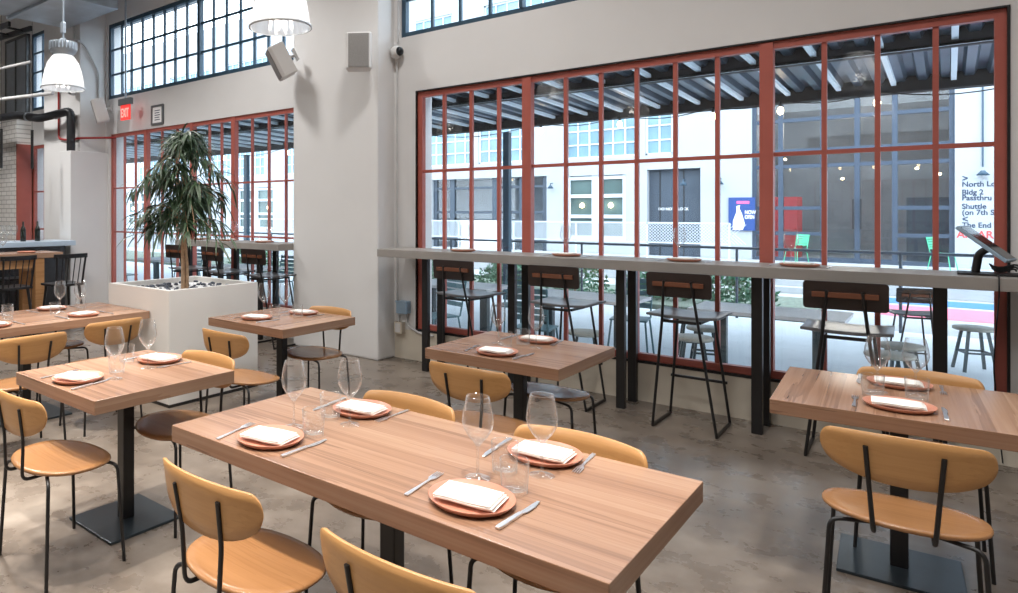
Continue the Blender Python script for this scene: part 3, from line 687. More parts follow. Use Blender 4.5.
for x, y, lab in ((-3.68, 3.54, 'large ribbed white dome pendant hanging in front of the pillar'), (-7.27, 3.63, 'ribbed white dome pendant hanging below the metal duct'),
                  (-.72, 2.4, 'ribbed dome pendant over the table nearest the tablet, seen as reflection'), (-3.35, 1.65, 'ribbed dome pendant above the table before the planter, seen as reflection'),
                  (-6.4, 1.65, 'ribbed dome pendant towards the bar, seen as reflection in the big window'), (-.8, -1.4, 'ribbed dome pendant behind the viewer, seen as reflection')):
    pendant((x, y, 2.93), 0, lab, 'dome pendant lamps')
    lamp_light('pendant_glow', (x, y, 3.02), 4.5, .06, (1.0, .92, .82))

# ---------------------------------------------------------------- wall fittings
def make_speaker():
    t = thing('wall_speaker', 'x', 'speaker')               # faces -Y, origin centre of box
    m = M(); pl = [(-.115, .10), (-.135, -.06), (-.12, -.095), (.12, -.095), (.135, -.06), (.115, .10)]
    m.prism(pl, -.185, .185); m.build('cabinet', 'speaker', t, bevel=.012)
    M().box(-.105, -.102, -.172, .105, -.094, .172).build('grille', 'grille', t, bevel=.003)
    M().tube([(0, .09, 0), (0, .19, 0)], .018, 8).build('bracket', 'pipewhite', t)
    M().box(-.04, .17, -.07, .04, .195, .07).build('wall_plate', 'pipewhite', t)
    return t
spk = Multi(make_speaker)
spk((-4.47, 5.42, 3.20), 38, 'pale wall speaker upright on the pillar face', 'wall speakers')
o = spk((-5.54, 5.34, 3.25), -52, 'tilted pale speaker on the pillar edge below the big pendant lamp', 'wall speakers'); o.rotation_euler = (math.radians(28), 0, math.radians(-36))
o = spk((-9.98, 5.60, 3.17), 40, 'tilted pale speaker near the exit sign', 'wall speakers'); o.rotation_euler = (math.radians(16), 0, math.radians(-28))
t = thing('exit_sign', 'red illuminated exit sign with grey housing under the high window', 'exit sign', (-9.32, 5.66, 3.10), 0)
M().box(-.17, -.03, .10, .17, .03, .20).build('housing', 'frame_grey', t, bevel=.004); M().box(-.125, -.012, -.13, .125, .012, .10).build('panel', 'exitred', t)
text('lettering', 'EXIT', .19, 'exitletter', (0, -.014, -.085), (PI / 2, 0, 0), t, align='CENTER', sx=.56)
M().tube([(0, 0, .195), (0, 0, 2.4)], .016, 8).build('suspension_rod', 'galv', t)
t = thing('framed_notice', 'small grey framed notice on the wall above the plant', 'notice', (-8.79, YW - .012, 3.02))
m = M(); m.box(-.16, -.012, -.15, .16, .012, -.12); m.box(-.16, -.012, .12, .16, .012, .15); m.box(-.16, -.012, -.12, -.125, .012, .12); m.box(.125, -.012, -.12, .16, .012, .12); m.build('frame', 'frame_grey', t)
M().box(-.125, -.002, -.12, .125, .01, .12).build('sheet', 'white', t)
m = M()
for k in range(5): m.box(-.07, -.004, .06 - .035 * k, .07 - .015 * (k % 2), -.0021, .072 - .035 * k)
m.build('print_lines', 'ink', t)
def make_cam():
    t = thing('dome_camera', 'x', 'security camera')
    m = M(); m.T = Matrix.Rotation(PI / 2, 4, 'X'); m.lathe([(0, -.03), (.062, -.03), (.066, .02), (.058, .05), (.05, .06)], 24); m.build('housing', 'speaker', t)
    m = M(); m.T = Matrix.Rotation(PI / 2, 4, 'X'); m.lathe([(.045, .055), (.04, .08), (.02, .098), (0, .10)], 20); m.build('lens_dome', 'screen', t)
    return t
dcam = Multi(make_cam)
dcam((-4.30, 5.83, 3.24), 78, 'small white dome camera in the corner beside the pillar', 'security cameras')
dcam((-13.9, 5.40, 3.02), 10, 'small dome camera above the white brick wall', 'security cameras')
dcam((-10.42, 5.36, 3.50), 20, 'small dome camera beside the black pipe elbow', 'security cameras')
m = M(); m.tube([(-4.30, 5.872, 3.36), (-4.30, 5.872, 5.45)], .011, 8); tag(m.build('conduit_pipe', 'pipewhite'), 'pale conduit rising above the dome camera by the pillar', 'conduit')
m = M(); m.tube(fillet([(-4.315, 5.872, 3.14), (-4.315, 5.872, .50), (-4.28, 5.866, .42), (-4.28, 5.85, .392)], .04), .010, 8); tag(m.build('conduit_pipe', 'pipewhite'), 'pale conduit dropping down the corner to the outlet box', 'conduit')
t = thing('outlet_box', 'beige outlet box low in the corner beside the pillar', 'outlet', (-4.27, 5.86, .33))
M().box(-.05, -.04, -.06, .05, .031, .06).build('body', 'wall_base', t, bevel=.004); M().box(-.032, -.044, -.045, .032, -.039, .045).build('cover', 'wall', t)
t = thing('switch_box', 'blue grey metal switch box under the counter end', 'switch box', (-4.215, 5.85, .55))
M().box(-.06, -.05, -.065, .065, .041, .065).build('body', 'greybox', t, bevel=.004); M().box(-.065, -.058, .048, .07, -.045, .07).build('lid', 'greybox', t, bevel=.003)
m = M(); m.tube(fillet([(-4.19, 5.87, .475), (-4.19, 5.87, .36), (-4.02, 5.87, .29), (-3.86, 5.87, .285)], .10), .012, 8); tag(m.build('conduit_pipe', 'pipewhite'), 'grey conduit curving from switch box along under the window frame', 'conduit')

# ---------------------------------------------------------------- services overhead, far corner
t = thing('air_duct', 'galvanised rectangular duct under the ceiling in the far corner', 'duct')
m = M(); m.box(-10.6, 3.8, 4.55, -9.03, 5.36, 5.2); m.build('duct_run', 'galv', t); m = M(); m.box(-10.64, 4.4, 4.51, -8.99, 4.46, 5.24); m.box(-10.64, 3.8, 4.51, -8.99, 3.85, 5.24); m.build('flange', 'galv', t)
t = thing('lagged_pipe', 'thick black lagged pipe bending down into the white boxing', 'pipe')
M().tube(fillet([(-14.5, 5.15, 3.33), (-12.0, 5.15, 3.25), (-11.2, 5.18, 3.12), (-10.37, 5.31, 3.18), (-10.37, 5.31, 2.535)], .12), .068, 12).build('pipe', 'pipeblack', t)
for q in ((-13.4, 5.15, 3.30), (-11.6, 5.165, 3.185), (-10.8, 5.26, 3.15)): M().tube([(q[0] - .03, q[1], q[2]), (q[0] + .03, q[1], q[2])], .074, 12).build('band', 'galv', t)
m = M(); m.tube(fillet([(-10.98, 5.404, 3.75), (-10.98, 5.404, 2.78), (-10.7, 5.404, 2.74), (-10.28, 5.404, 2.74), (-9.95, 5.87, 2.76)], .08), .018, 8); tag(m.build('sprinkler_pipe', 'pipered'), 'thin red pipe running down the far pillar and along to the exit sign', 'pipe')
m = M(); m.tube([(-15.5, 4.6, 4.10), (-10.9, 4.9, 3.98)], .024, 8); tag(m.build('sprinkler_pipe', 'pipewhite'), 'thin white pipe passing behind the small pendant lamp', 'pipe')
m = M(); m.tube([(-15.5, 4.4, 3.60), (-10.35, 5.0, 3.42)], .03, 8); tag(m.build('sprinkler_pipe', 'pipewhite'), 'pale pipe just above the black lagged pipe', 'pipe')
m = M(); m.tube([(-10.44, 5.395, 5.0), (-10.44, 5.395, 4.35), (-10.28, 5.395, 4.30)], .02, 8); m.tube(fillet([(-10.28, 5.40, 4.30), (-10.28, 5.5, 4.25), (-10.28, 5.75, 3.85), (-10.28, 5.75, 3.3)], .1), .016, 8)
tag(m.build('conduit_pipe', 'pipewhite'), 'conduit bending down the far pillar side to the tilted speaker', 'conduit')
t = thing('wall_panel', 'tall grey metal panel high on the far wall above the brick', 'metal panel', (-13.65, YW - .03, 3.5))
M().box(-.48, -.03, 0, .48, .03, 1.5).build('panel', 'galv', t, bevel=.004); m = M()
for q in ((-.5, -.04, -.02, -.45, .03, 1.52), (.45, -.04, -.02, .5, .03, 1.52), (-.02, -.045, -.02, .02, -.02, 1.52), (-.5, -.045, 1.47, .5, .03, 1.52)): m.box(*q)
m.build('frame', 'frame_grey', t)
t = thing('cable_tray', 'dark cable tray hung under the ceiling above the bar', 'cable tray')
m = M()
for dy in (0, .35): m.bar((-15.5, 4.2 + dy, 4.55), (-11.0, 4.6 + dy, 4.55), .04, .08)
for k in range(10): m.bar((-15.3 + .45 * k, 4.2 + .04 * k, 4.55), (-15.3 + .45 * k, 4.55 + .04 * k, 4.55), .03, .03)
m.build('rails', 'blackwood', t); M().tube([(-12.0, 4.5, 4.5), (-12.0, 4.5, 4.25)], .03, 8).build('sprinkler_drop', 'pipeblack', t); M().tube([(-12.0, 4.5, 4.33), (-12.0, 4.5, 4.42)], .06, 10).build('red_coupling', 'pipered', t)
for x, y, lab in ((-10.75, 4.85, 'slim black tube light hanging in front of the far red window'), (-10.95, 4.45, 'slim black tube light hanging above the bar at the frame edge')):
    t = thing('tube_pendant', lab, 'pendant lamp', (x, y, 2.24), 0, 'tube pendants'); M().tube([(0, 0, 0), (0, 0, .62)], .022, 10).build('tube', 'black', t); M().tube([(0, 0, .62), (0, 0, 3.2)], .003, 5).build('cord', 'black', t)

# ---------------------------------------------------------------- bar corner
t = thing('bar', 'bar with pale blue stone top beside the far pillar', 'bar', (-10.35, 1.6, 0))
M().box(-.35, -4, 1.03, .35, 3.6, 1.105).build('bar_top', 'barstone', t, bevel=.006); M().box(-.3, -3.9, 0, .2, 3.5, 1.03).build('bar_front', 'blackwood', t)
for y, lab in ((4.50, 'nearer the window'), (4.72, 'closest to the boxing')):
    m = M(); m.lathe([(0, 0), (.038, 0), (.04, .01), (.04, .17), (.03, .21), (.014, .235), (.014, .30), (0, .30)], 16); o = m.build('bottle', 'bottle'); o.location = (-10.28, y, 1.105); tag(o, 'dark bottle standing on the bar, ' + lab, 'bottle', 'bottles on the bar')
for k, q in enumerate(('furthest from', 'fourth from', 'third from', 'second from', 'nearest')): wine((-10.30, 3.98 + .1 * k, 1.105), 0, f'wine glass on the pale blue bar top, {q} the dark bottles', 'bar glasses')
t = thing('metal_bucket', 'steel ice bucket at the frame edge on the bar', 'bucket', (-10.25, 3.80, 1.105)); m = M(); m.lathe([(0, 0), (.07, 0), (.09, .2), (.086, .2), (.066, .006), (0, .006)], 20); m.build('bucket', 'steel', t); m = M(); m.lathe([(.088, .195), (.096, .195), (.096, .205), (.088, .205), (.088, .195)], 20); m.build('lip', 'steel', t)
t = thing('communal_table', 'tall pine communal table behind the dark spindle stools', 'table', (-9.22, 3.0, 0))
M().box(-.27, -2.6, .93, .27, 1.47, 1.0).build('tabletop', 'walnut_y', t, bevel=.004)
for x in (-.2, .2):
    for y in (-2.4, 1.15): M().box(x - .06, y - .06, 0, x + .06, y + .06, .93).build('leg', 'pine', t, bevel=.004)
M().box(-.2, -2.3, .80, .2, 1.1, .93).build('apron', 'pine', t)
def make_spindle():
    t = thing('spindle_stool', 'x', 'counter stool')
    M().prism([(-.20, -.19), (-.10, -.215), (.10, -.215), (.20, -.19), (.215, .0), (.205, .19), (-.205, .19), (-.215, 0)], .59, .62).build('seat', 'blackwood', t, bevel=.008)
    for sx in (-1, 1):
        M().tube([(.15 * sx, .14, .60), (.20 * sx, .20, 0)], .017, 8, rs=[.02, .014]).build('leg', 'blackwood', t); M().tube([(.15 * sx, -.15, .60), (.20 * sx, -.22, 0)], .017, 8, rs=[.02, .014]).build('leg', 'blackwood', t)
        M().bar((.18 * sx, -.185, .24), (.18 * sx, .175, .24), .018, .018).build('stretcher', 'blackwood', t)
        M().tube([(.175 * sx, -.185, .60), (.195 * sx, -.25, .98)], .014, 8).build('back_post', 'blackwood', t)
    for x in (-.11, -.04, .04, .11): M().tube([(x, -.19, .61), (x * 1.1, -.268, .98)], .0075, 6).build('spindle', 'blackwood', t)
    m = M(); rows = []
    for i in range(13):
        u = -1 + i / 6; x = .225 * u; y = -.275 + .045 * u * u; rows.append([(x, y - .012, .955), (x, y + .012, .955), (x, y + .012, 1.01), (x, y - .012, 1.01), (x, y - .012, .955)])
    m.grid(rows, False); m.add(rows[0][:4], [(0, 1, 2, 3)]); m.add(rows[-1][:4], [(3, 2, 1, 0)]); m.build('top_rail', 'blackwood', t, weld=True)
    M().bar((-.17, .17, .22), (.17, .17, .22), .018, .018).build('footrest', 'blackwood', t)
    return t
spindle = Multi(make_spindle)
spindle((-8.57, 4.27, 0), 90, 'black spindle-back stool at the end of the communal table nearest the window', 'spindle stools')
spindle((-8.64, 3.62, 0), 92, 'black spindle-back stool second from the communal table end', 'spindle stools')
spindle((-9.72, 4.16, 0), -90, 'black spindle-back stool between communal table and bar', 'spindle stools')
plate((-9.15, 4.05, 1.0), 0, 'terracotta plate on the communal table near its window end', 'terracotta plates'); plate((-9.15, 3.45, 1.0), 0, 'terracotta plate on the communal table, second from window end', 'terracotta plates')
wine((-9.3, 3.80, 1.0), 0, 'wine glass on the communal table between two plates', 'wine glasses'); wine((-9.3, 3.55, 1.0), 0, 'wine glass on the communal table at the frame edge', 'wine glasses')

# ---------------------------------------------------------------- outdoors: ground, canopy, building
GZ = -.15
struct('ground_patio', M().box(-45, YW + .28, GZ - .3, 25, 12.7, GZ), 'extfloor')
struct('ground_street', M().box(-60, 12.7, GZ - .3, 40, 60, GZ - .005), 'road')
struct('ground_bed', M().box(-30, 12.75, GZ - .1, -1.6, 15.6, GZ + .08), 'soil')
t = thing('patio_canopy', 'steel canopy roof of dark girders and corrugated sheet over the patio', 'canopy', (-8, 9, 0))
ox, oy = 8, -9
def roofz(y): return 3.315 + .03 * (12.2 - y)
m = M(); rows = []; x = -34.0; k = 0
while x < 12:
    zz = .035 * (1 if (k // 2) % 2 == 0 else -1); rows.append([(x + ox, y + oy, roofz(y) + .065 + zz) for y in (6.8, 12.75)]); k += 1
    x += .085 if k % 2 else .03
m.grid(rows, False); m.build('roof_sheet', 'corr', t)
for i in range(58):
    x = -29.6 + .605 * i * 1.0
    M().bar((x + ox, 6.75 + oy, roofz(6.75)), (x + ox, 12.25 + oy, roofz(12.25)), .055, .05).build('purlin', 'purlin', t)
for yy, zt, zb in ((9.8, 3.50, 3.30), (12.35, 3.47, 3.19)):
    m = M(); m.box(-34 + ox, yy + oy - .03, zb, 12 + ox, yy + oy + .03, zt); m.box(-34 + ox, yy + oy - .09, zb, 12 + ox, yy + oy + .09, zb + .025); m.build('girder', 'beam', t)
m = M(); m.box(-34 + ox, 9.71 + oy, 3.297, 12 + ox, 9.72 + oy, 3.325); m.build('girder_edge', 'purlin', t)
for x in (-20.2, -14.0, -6.32, -2.2 + 4.6): M().box(x + ox - .06, 12.2 + oy - .06, GZ, x + ox + .06, 12.2 + oy + .06, 3.1).build('post', 'steelblue', t)
# string lights
t = thing('string_lights', 'string of bare glowing bulbs under the patio canopy edge', 'string lights', (-8, 11.8, 0))
bx = [-18.5, -14.5, -12, -10, -8.05, -5.45, -4.06, -2.67, -1.8, -.71, .9, 2.5]
m = M()
for a, b in zip(bx[:-1], bx[1:]): m.tube([(a + 8 + (b - a) * i / 8, 0, 3.16 - .14 * math.sin(PI * i / 8) * min(1, (b - a) / 2.0)) for i in range(9)], .008, 5)
m.build('wire', 'rubber', t)
for x in bx:
    M().lathe([(0, .02), (.02, .02), (.02, .10), (0, .10)], 10, (x + 8, 0, 3.06)).build('socket', 'rubber', t)
    M().lathe([(0, -.10), (.03, -.08), (.042, -.04), (.025, .01), (0, .02)], 12, (x + 8, 0, 3.06)).build('bulb', 'bulb', t)

# far building
FY = 20.0
b = thing('warehouse_building', 'long white industrial building across the patio with grid windows and shopfront', 'building', (-8, FY, 0)); ox = 8
holes = []; grids = []; lower = []
GW = [(-13.45, -11.55), (-11.4, -9.6), (-8.45, -6.42), (-6.2, -5.5)]
x = -18.2
while x > -42: GW += [(x - .0, x + 2.0), (x - 2.3, x - .3)]; x -= 5.6
for a, c in GW: holes.append((a, c, 3.13, 4.75))
DL = [(-13.2, -9.05, .35, 2.66, 'recess'), (-8.45, -6.72, .75, 2.62, 'dbl'), (-6.15, -4.82, .35, 2.72, 'door'), (-3.66, .09, .35, 4.62, 'shop')]
x = -19.0
while x > -40: DL.append((x, x + 2.4, .8, 2.62, 'dbl')); x -= 4.6
for d in DL: holes.append(d[:4])
UP = []
x = -42.0
while x < 8: UP.append((x, x + 3.2, 5.9, 8.3)); x += 4.4
holes += UP
m = M(); holes_wall(m, -46, 14, -.2, 10.2, 0, .4, holes); m.T = None
for p in m.v: p.x += ox
m.build('wall', 'white_ext', b)
def gridwin(a, c, z0, z1, cell, name='grid_window', fr='white_metal', pane='fpane', dz=.42):
    g = M(); g.box(a + ox, .06, z0, a + ox + .05, .14, z1); g.box(c + ox - .05, .06, z0, c + ox, .14, z1); g.box(a + ox, .06, z0, c + ox, .14, z0 + .05); g.box(a + ox, .06, z1 - .05, c + ox, .14, z1)
    n = max(2, round((c - a) / cell))
    for i in range(1, n): xx = a + (c - a) * i / n + ox; g.box(xx - .02, .075, z0, xx + .02, .125, z1)
    n = max(2, round((z1 - z0) / dz))
    for i in range(1, n): q = z0 + (z1 - z0) * i / n; g.box(a + ox, .08, q - .02, c + ox, .12, q + .02)
    f = g.build(name, fr, b); M().box(a + ox + .02, .11, z0 + .02, c + ox - .02, .118, z1 - .02).build('panes', pane, f)
for a, c in GW: gridwin(a, c, 3.13, 4.75, .36)
for a, c, z0, z1 in UP: gridwin(a, c, z0, z1, .4, dz=.48)
for (a, c, z0, z1, kd) in DL:
    if kd == 'dbl':
        f = M(); f.box(a + ox, .05, z0, a + ox + .1, .2, z1); f.box(c + ox - .1, .05, z0, c + ox, .2, z1); mid = (a + c) / 2 + ox; f.box(mid - .11, .05, z0, mid + .11, .2, z1)
        for q in (z0, z0 + .62, z0 + 1.22, z1 - .12): f.box(a + ox + .05, .06, q, c + ox - .05, .19, q + .1)
        f = f.build('window', 'white_metal', b); M().box(a + ox, .13, z0, c + ox, .14, z1).build('panes', 'fdark', f)
        for xx in (a + .45, c - .45): M().lathe([(0, 0), (.06, .03), (.07, .08), (.03, .14), (0, .14)], 10, (xx + ox, .10, z1 - .95)).build('inside_lamp', 'bulb', f)
    elif kd == 'recess':
        M().box(a + ox, 1.5, z0, c + ox, 1.6, z1).build('recess_wall', 'interior', b)
        f = M()
        for xx in (a + .05, a + .75, a + 2.35, a + 3.3, c - .08): f.box(xx + ox - .09, .1, z0, xx + ox + .09, .25, z1)
        for q in (z1 - .35, z0 + 1.15, z0 + .3): f.box(a + ox, .12, q, c + ox, .2, q + .08)
        f = f.build('loading_front', 'extdark', b); M().box(a + ox, .15, z0, c + ox, .16, z1).build('panes', 'pane', f)
        M().box(-12.0 + ox, -.1, .35, -10.6 + ox, -.02, 1.28).build('white_board', 'white', b)
        m = M(); m.box(a + ox, .4, z0 - .3, c + ox, 1.6, z0); m.box(a + ox, .4, z1, c + ox, 1.6, z1 + .1); m.box(a + ox - .1, .4, z0, a + ox, 1.6, z1); m.box(c + ox, .4, z0, c + ox + .1, 1.6, z1); m.build('recess_lining', 'interior', b)
    elif kd == 'door':
        f = M(); f.box(a + ox, .2, z0, c + ox, .26, z1); f = f.build('roll_door', 'extdark', b)
        g = M()
        for xx in (a + .28, a + .88): g.box(xx + ox - .012, .188, z0, xx + ox + .012, .2, z1)
        g.build('door_joint', 'rubber', f)
        text('lettering', 'DO NOT BLOCK', .10, 'white', (a + .62 + ox, .19, 1.60), (PI / 2, 0, 0), f, align='CENTER', sx=1.0)
    else:
        f = M()
        for xx in (a + .04, a + .60, a + 1.45, a + 2.14 - .05, a + 2.76, c - .04): f.box(xx + ox - .05, .08, z0, xx + ox + .05, .2, z1)
        for q in (z0, .98, 1.6, 2.62, 3.0, 3.75, z1 - .08): 
            f.box(a + ox, .09, q, a + 1.45 + ox, .19, q + .09); f.box(a + 2.76 + ox, .09, q, c + ox, .19, q + .09)
        for q in (2.62, 3.0, 3.75, z1 - .08): f.box(a + 1.45 + ox, .09, q, a + 2.76 + ox, .19, q + .09)
        f.box(a + 1.45 + ox, .1, z0, a + 2.76 + ox, .18, z0 + .12)
        f = f.build('shopfront', 'extblue', b); M().box(a + ox, .135, z0, c + ox, .145, z1).build('panes', 'pane', f)
        g = M(); 
        for xx in (a + 2.02, a + 2.16): g.box(xx + ox - .012, .03, 1.15, xx + ox + .012, .06, 1.85)
        g.build('pull_handle', 'rubber', f)
        m = M(); m.box(a + ox - .1, .4, z0 - .3, c + ox + .1, 5, z0); m.box(a + ox - .1, .4, z1, c + ox + .1, 5, z1 + .1); m.box(a + ox - .2, .4, z0, a + ox - .1, 5, z1); m.box(c + ox + .1, .4, z0, c + ox + .2, 5, z1); m.box(a + ox - .2, 5, z0, c + ox + .2, 5.1, z1)
        m.build('shop_interior', 'interior', b); M().box(a + .1 + ox, 1.5, z0, a + .75 + ox, 2.3, 1.95).build('red_display', 'shopred', b)
        M().box(a + 2.9 + ox, 1.8, z0, c + ox, 2.0, 1.9).build('dark_partition', 'extdark', b)
        for xx, zz in ((a + .5, 2.9), (a + 1.7, 2.35), (a + 2.4, 2.25), (a + 3.1, 2.55), (a + 3.5, 2.4)):
            M().lathe([(0, 0), (.03, .02), (.035, .04), (0, .07)], 10, (xx + ox, 1.4, zz)).build('shop_lamp', 'bulb', b)
        lamp_light('shop_glow', (a + 1.8, FY + 2, 3.8), 130, .3, (1, .9, .78))
# wall lamps, poster, wayfinding lettering
for xx in (-5.19, -4.34, -9.26 + .4):
    m = M(); m.tube(fillet([(xx + ox, -.0, 2.42), (xx + ox, -.16, 2.42), (xx + ox, -.16, 2.34)], .05), .015, 6); m.lathe([(.03, .0), (.10, -.10), (.095, -.10), (.02, 0), (.03, 0)], 14, (xx + ox, -.16, 2.36)); m.build('wall_lamp', 'steelblue', b)
p = M().box(-4.16 + ox, -.05, 1.08, -3.58 + ox, -.005, 1.92).build('poster_board', 'posterblue', b)
m = M(); m.prism([(-4.06, .0), (-3.84, .0), (-3.80, .16), (-3.86, .40), (-3.92, .55), (-3.90, .62), (-3.98, .60), (-3.98, .45), (-4.06, .22)], 0, .01)
for q in m.v: q.x, q.y, q.z = q.x + ox, -.052 - q.z * .2, 1.10 + q.y
m.build('white_figure', 'white', p)
text('lettering', 'NOW', .13, 'white', (-3.80 + ox, -.053, 1.50), (PI / 2, 0, 0), p, sx=.7); text('lettering', 'OPEN', .13, 'white', (-3.80 + ox, -.053, 1.38), (PI / 2, 0, 0), p, sx=.62)
M().box(-3.98 + ox, -.053, 1.76, -3.70 + ox, -.0505, 1.83).build('pink_heading', 'pinkink', p)
for (body, size, z, mt) in (('>', .2, 2.20, 'ink'), ('North Lo', .155, 2.09, 'ink'), ('Bldg 2', .155, 1.92, 'ink'), ('Passthru', .155, 1.80, 'ink'), ('Shuttle', .155, 1.62, 'ink'), ('(on 7th S', .155, 1.49, 'ink'), ('<', .2, 1.33, 'ink'), ('The End', .155, 1.22, 'ink'), ('APPAR', .22, 1.0, 'redink')):
    text('lettering', body, size, mt, ((.20 if mt == 'ink' else .12) + ox, -.004, z), (PI / 2, 0, 0), b, sx=.86)
m = M(); m.tube([(.52 + ox, -.03, 2.5), (.52 + ox, -.03, 4.4)], .015, 6); m.lathe([(.03, .0), (.11, -.10), (.105, -.10), (.02, 0), (.03, 0)], 14, (.52 + ox, -.12, 2.42)); m.build('wall_lamp', 'steelblue', b)
# loading dock with mesh railing and steps
struct('ground_dock', M().box(-38, 18, GZ, 12, 19.985, .35), 'road')
m = M()
for k in range(3): m.box(-3.4, 18 - .3 * (3 - k), GZ, -1.3, 18 - .3 * (2 - k), GZ + .125 * (k + 1))
struct('ground_steps', m, 'road')
d = thing('dock_railing', 'pale railing with wire mesh on the raised dock before the white building', 'railing', (-8, 18, 0))
for a, c in ((-38, -3.75),):
    n = 19
    for i in range(n + 1): xx = a + (c - a) * i / n + 8; M().box(xx - .02, .05, .35, xx + .02, .09, 1.29).build('rail_post', 'white_metal', d)
    m = M(); m.box(a + 8, .05, 1.26, c + 8, .09, 1.30); m.box(a + 8, .05, .78, c + 8, .08, .81); m.build('top_rail', 'white_metal', d)
    m = M(); xx = a
    while xx < c - .05:                                          # woven wire mesh, only where the photo shows it
        if xx > -15:
            m.bar((xx + 8, .07, .80), (xx + .46 + 8, .07, 1.26), .012, .012); m.bar((xx + .46 + 8, .07, .80), (xx + 8, .07, 1.26), .012, .012)
        xx += .075
    m.build('mesh_panel', 'white_metal', d)
t = thing('handrail', 'dark steel pipe handrail along the far edge of the patio', 'railing', (-8, 12.55, 0))
M().tube([(-22, 0, .97), (9.5, 0, .97)], .022, 8).build('rail', 'extdark', t)
for x in (-19, -16.2, -13.4, -10.6, -7.8, -5.0, -2.5, -.5, 1.8): M().tube([(x + 8, 0, GZ), (x + 8, 0, .97)], .02, 8).build('post', 'extdark', t)
o = M().box(-.9, 14.6, GZ - .004, 1.6, 16.3, GZ + .001).build('floor_mural', 'pink'); tag(o, 'pink painted patch on the street beyond the patio', 'ground paint')
o = M().box(-1.0, 16.6, GZ - .004, 1.9, 17.6, GZ + .001).build('floor_mural', 'blue'); tag(o, 'blue painted patch on the street behind the pink one', 'ground paint')
# shrubs in the bed
def shrub(x, y, w_, h_, lab):
    t = thing('shrub', lab, 'shrub', (x, y, GZ + .08), 0, 'shrubs in the planting bed'); m = M()
    for _ in range(900):
        a = random.uniform(0, 2 * PI); u = random.random() ** .5; z = random.uniform(.03, 1) * h_
        r = w_ * u * (1 - .5 * (z / h_) ** 2); c = Vector((r * math.cos(a), r * .7 * math.sin(a), z)); q = Vector((random.uniform(-1, 1), random.uniform(-1, 1), random.uniform(-.3, 1))).normalized()
        s_ = q.cross(Vector((random.uniform(-1, 1), random.uniform(-1, 1), .2))).normalized(); L = random.uniform(.07, .14)
        m.add([c, c + q * L * .5 + s_ * L * .22, c + q * L, c + q * L * .5 - s_ * L * .22], [(0, 1, 2, 3)])
    o = m.build('foliage', 'shrub', t); o['kind'] = 'stuff'
    M().tube([(0, 0, -.05), (.02, 0, h_ * .5)], .02, 6).build('stem', 'bark', t)
for i, (x, y, w_, h_, where) in enumerate(((-2.7, 13.6, .62, .62, 'before the steps, beside the wide mullion'), (-4.1, 13.7, .7, .5, 'behind the bar stool with full legs'), (-5.6, 13.7, .72, .62, 'behind the middle of the big window'), (-7.1, 13.6, .7, .48, 'behind the patio tables by the post'),
                                 (-8.7, 13.7, .75, .6, 'behind the stool nearest the pillar'), (-12.0, 13.8, .9, .55, 'seen past the far stools'), (-15.5, 13.8, 1.0, .6, 'seen past the plant'))):
    shrub(x, y, w_, h_, 'loose grey green shrub in bed, ' + where)

# patio furniture
def make_ptable():
    t = thing('patio_table', 'x', 'patio table')
    M().box(-.62, -.36, .72, .62, .36, .755).build('tabletop', 'exttable', t, bevel=.004)
    for sx in (-1, 1): M().box(.40 * sx - .05, -.04, .02, .40 * sx + .05, .04, .72).build('column', 'extsteel', t); M().box(.40 * sx - .05, -.28, 0, .40 * sx + .05, .28, .02).build('foot', 'extsteel', t)
    return t
ptable = Multi(make_ptable)
PG = 'patio tables'
for x, y, lab in ((-1.28, 7.75, 'pale patio table outside, behind the table nearest the tablet'), (-3.05, 7.7, 'pale patio table outside, behind the second counter stool'), (-4.75, 7.8, 'pale patio table outside, behind the stool nearest the pillar'),
                  (-9.0, 7.8, 'pale patio table outside the far window, beside the planter'), (-11.6, 8.0, 'pale patio table outside, at the edge of the far window')):
    ptable((x, y, GZ), 0, lab, PG)
def make_pstool():
    t = thing('patio_stool', 'x', 'stool')
    M().lathe([(0, .435), (.165, .435), (.178, .442), (.18, .462), (.172, .470), (0, .468)], 28).build('seat', 'extstool', t)
    for a in range(4):
        c_, s_ = math.cos(a * PI / 2 + PI / 4), math.sin(a * PI / 2 + PI / 4); M().bar((.11 * c_, .11 * s_, .436), (.19 * c_, .19 * s_, 0), .024, .024).build('leg', 'extsteel', t)
    m = M(); q = [(.152 * math.cos(a * PI / 2 + PI / 4), .152 * math.sin(a * PI / 2 + PI / 4), .20) for a in range(4)]
    for i in range(4): m.bar(q[i], q[(i + 1) % 4], .014, .02)
    m.build('rungs', 'extsteel', t); return t
pstool = Multi(make_pstool)
for x, y, lab in ((-1.86, 7.45, 'round patio stool outside, behind the bar stool with full legs'), (-1.92, 8.15, 'round patio stool outside, further behind the bar stool with full legs'), (-.38, 7.72, 'round patio stool outside, under the wine glasses nearest the tablet'),
                  (-.33, 8.3, 'round patio stool outside, behind another stool near the tablet table'), (-2.75, 7.0, 'round patio stool outside, behind the second counter stool seat'), (-2.2, 8.75, 'round patio stool outside, past the middle counter posts'),
                  (.20, 10.1, 'slim stool alone outside near the window edge'), (-8.6, 7.1, 'round patio stool outside the far window')):
    pstool((x, y, GZ), 20, lab, 'patio stools')
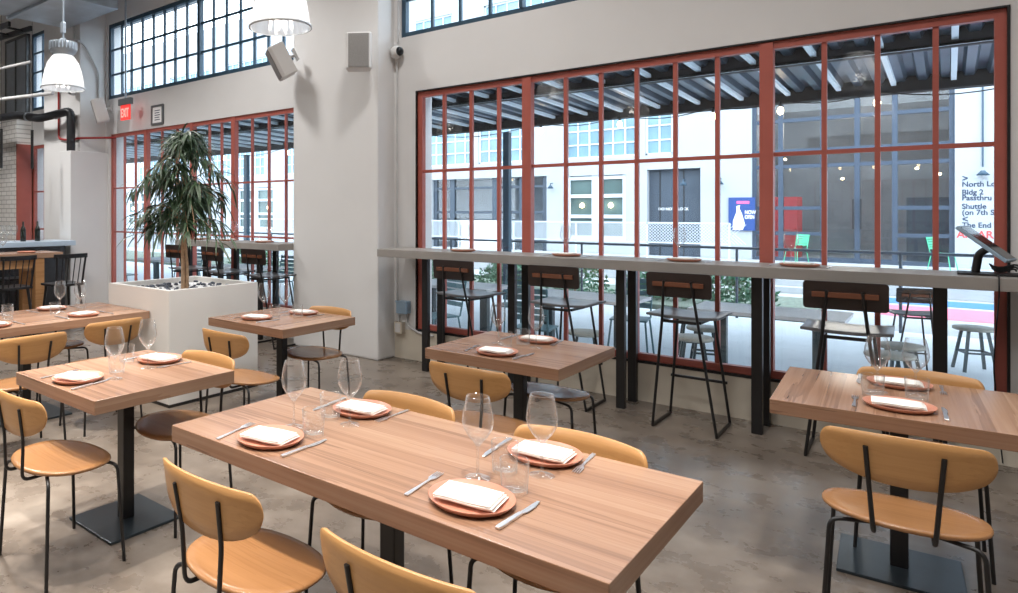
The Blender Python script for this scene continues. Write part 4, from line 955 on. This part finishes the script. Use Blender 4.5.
def make_pchair(paint, nm):
    def f():
        t = thing('patio_chair', 'x', 'patio chair')
        M().box(-.20, -.19, .44, .20, .21, .458).build('seat', paint, t, bevel=.006)
        m = M(); m.T = Matrix.Translation((0, -.21, .46)) @ Matrix.Rotation(.16, 4, 'X')
        for i in range(5): m.box(-.19 + .0, -.008, .10 + .072 * i, .19, .008, .155 + .072 * i)
        m.build('backrest', paint, t)
        for sx in (-1, 1):
            M().tube([(.19 * sx, -.20, .45), (.20 * sx, -.29, .90)], .011, 7).build('back_post', paint, t)
            for sy in (-1, 1): M().tube([(.18 * sx, .18 * sy, .45), (.22 * sx, .25 * sy, 0)], .011, 7).build('leg', paint, t)
        return t
    return f
mint, teal = Multi(make_pchair('mint', 'mint')), Multi(make_pchair('teal', 'teal'))
for q in (mint((-2.62, 19.2, .35), 150, 'mint green metal chair by the shopfront, beside the wide mullion', 'mint chairs'), mint((-.10, 19.2, .35), 250, 'mint green metal chair by the shopfront, beside the lettered wall', 'mint chairs')): q.scale = (.75, .75, .75)
for x, y, rz, lab in ((-4.55, 7.0, 160, 'grey teal patio chair outside, behind the stool nearest the pillar'), (-3.3, 7.0, 10, 'grey teal patio chair outside, behind the counter stool seat'), (-2.75, 8.35, 190, 'grey teal patio chair outside, across the middle patio table'), (-4.3, 8.45, 185, 'grey teal patio chair outside, across the pillar side patio table'),
                      (-9.4, 7.2, 0, 'grey teal patio chair outside the far window, near the planter'), (-8.9, 8.5, 180, 'grey teal patio chair outside the far window, across the table'), (-6.9, 7.6, 90, 'grey teal patio chair outside, seen between the far counter stools'), (-11.9, 8.7, 180, 'grey teal patio chair outside at the far window edge'),
                      (-6.3, 8.6, 200, 'grey teal patio chair outside, seen above the far counter stool'), (-12.1, 7.3, 0, 'grey teal patio chair outside, nearest the white boxing')):
    teal((x, y, GZ), rz, lab, 'teal patio chairs')
o = barstool((-.27, 9.0, GZ), 14, 'board-backed stool standing outside behind the counter end post', BG); o.scale = (.85, .85, .85)
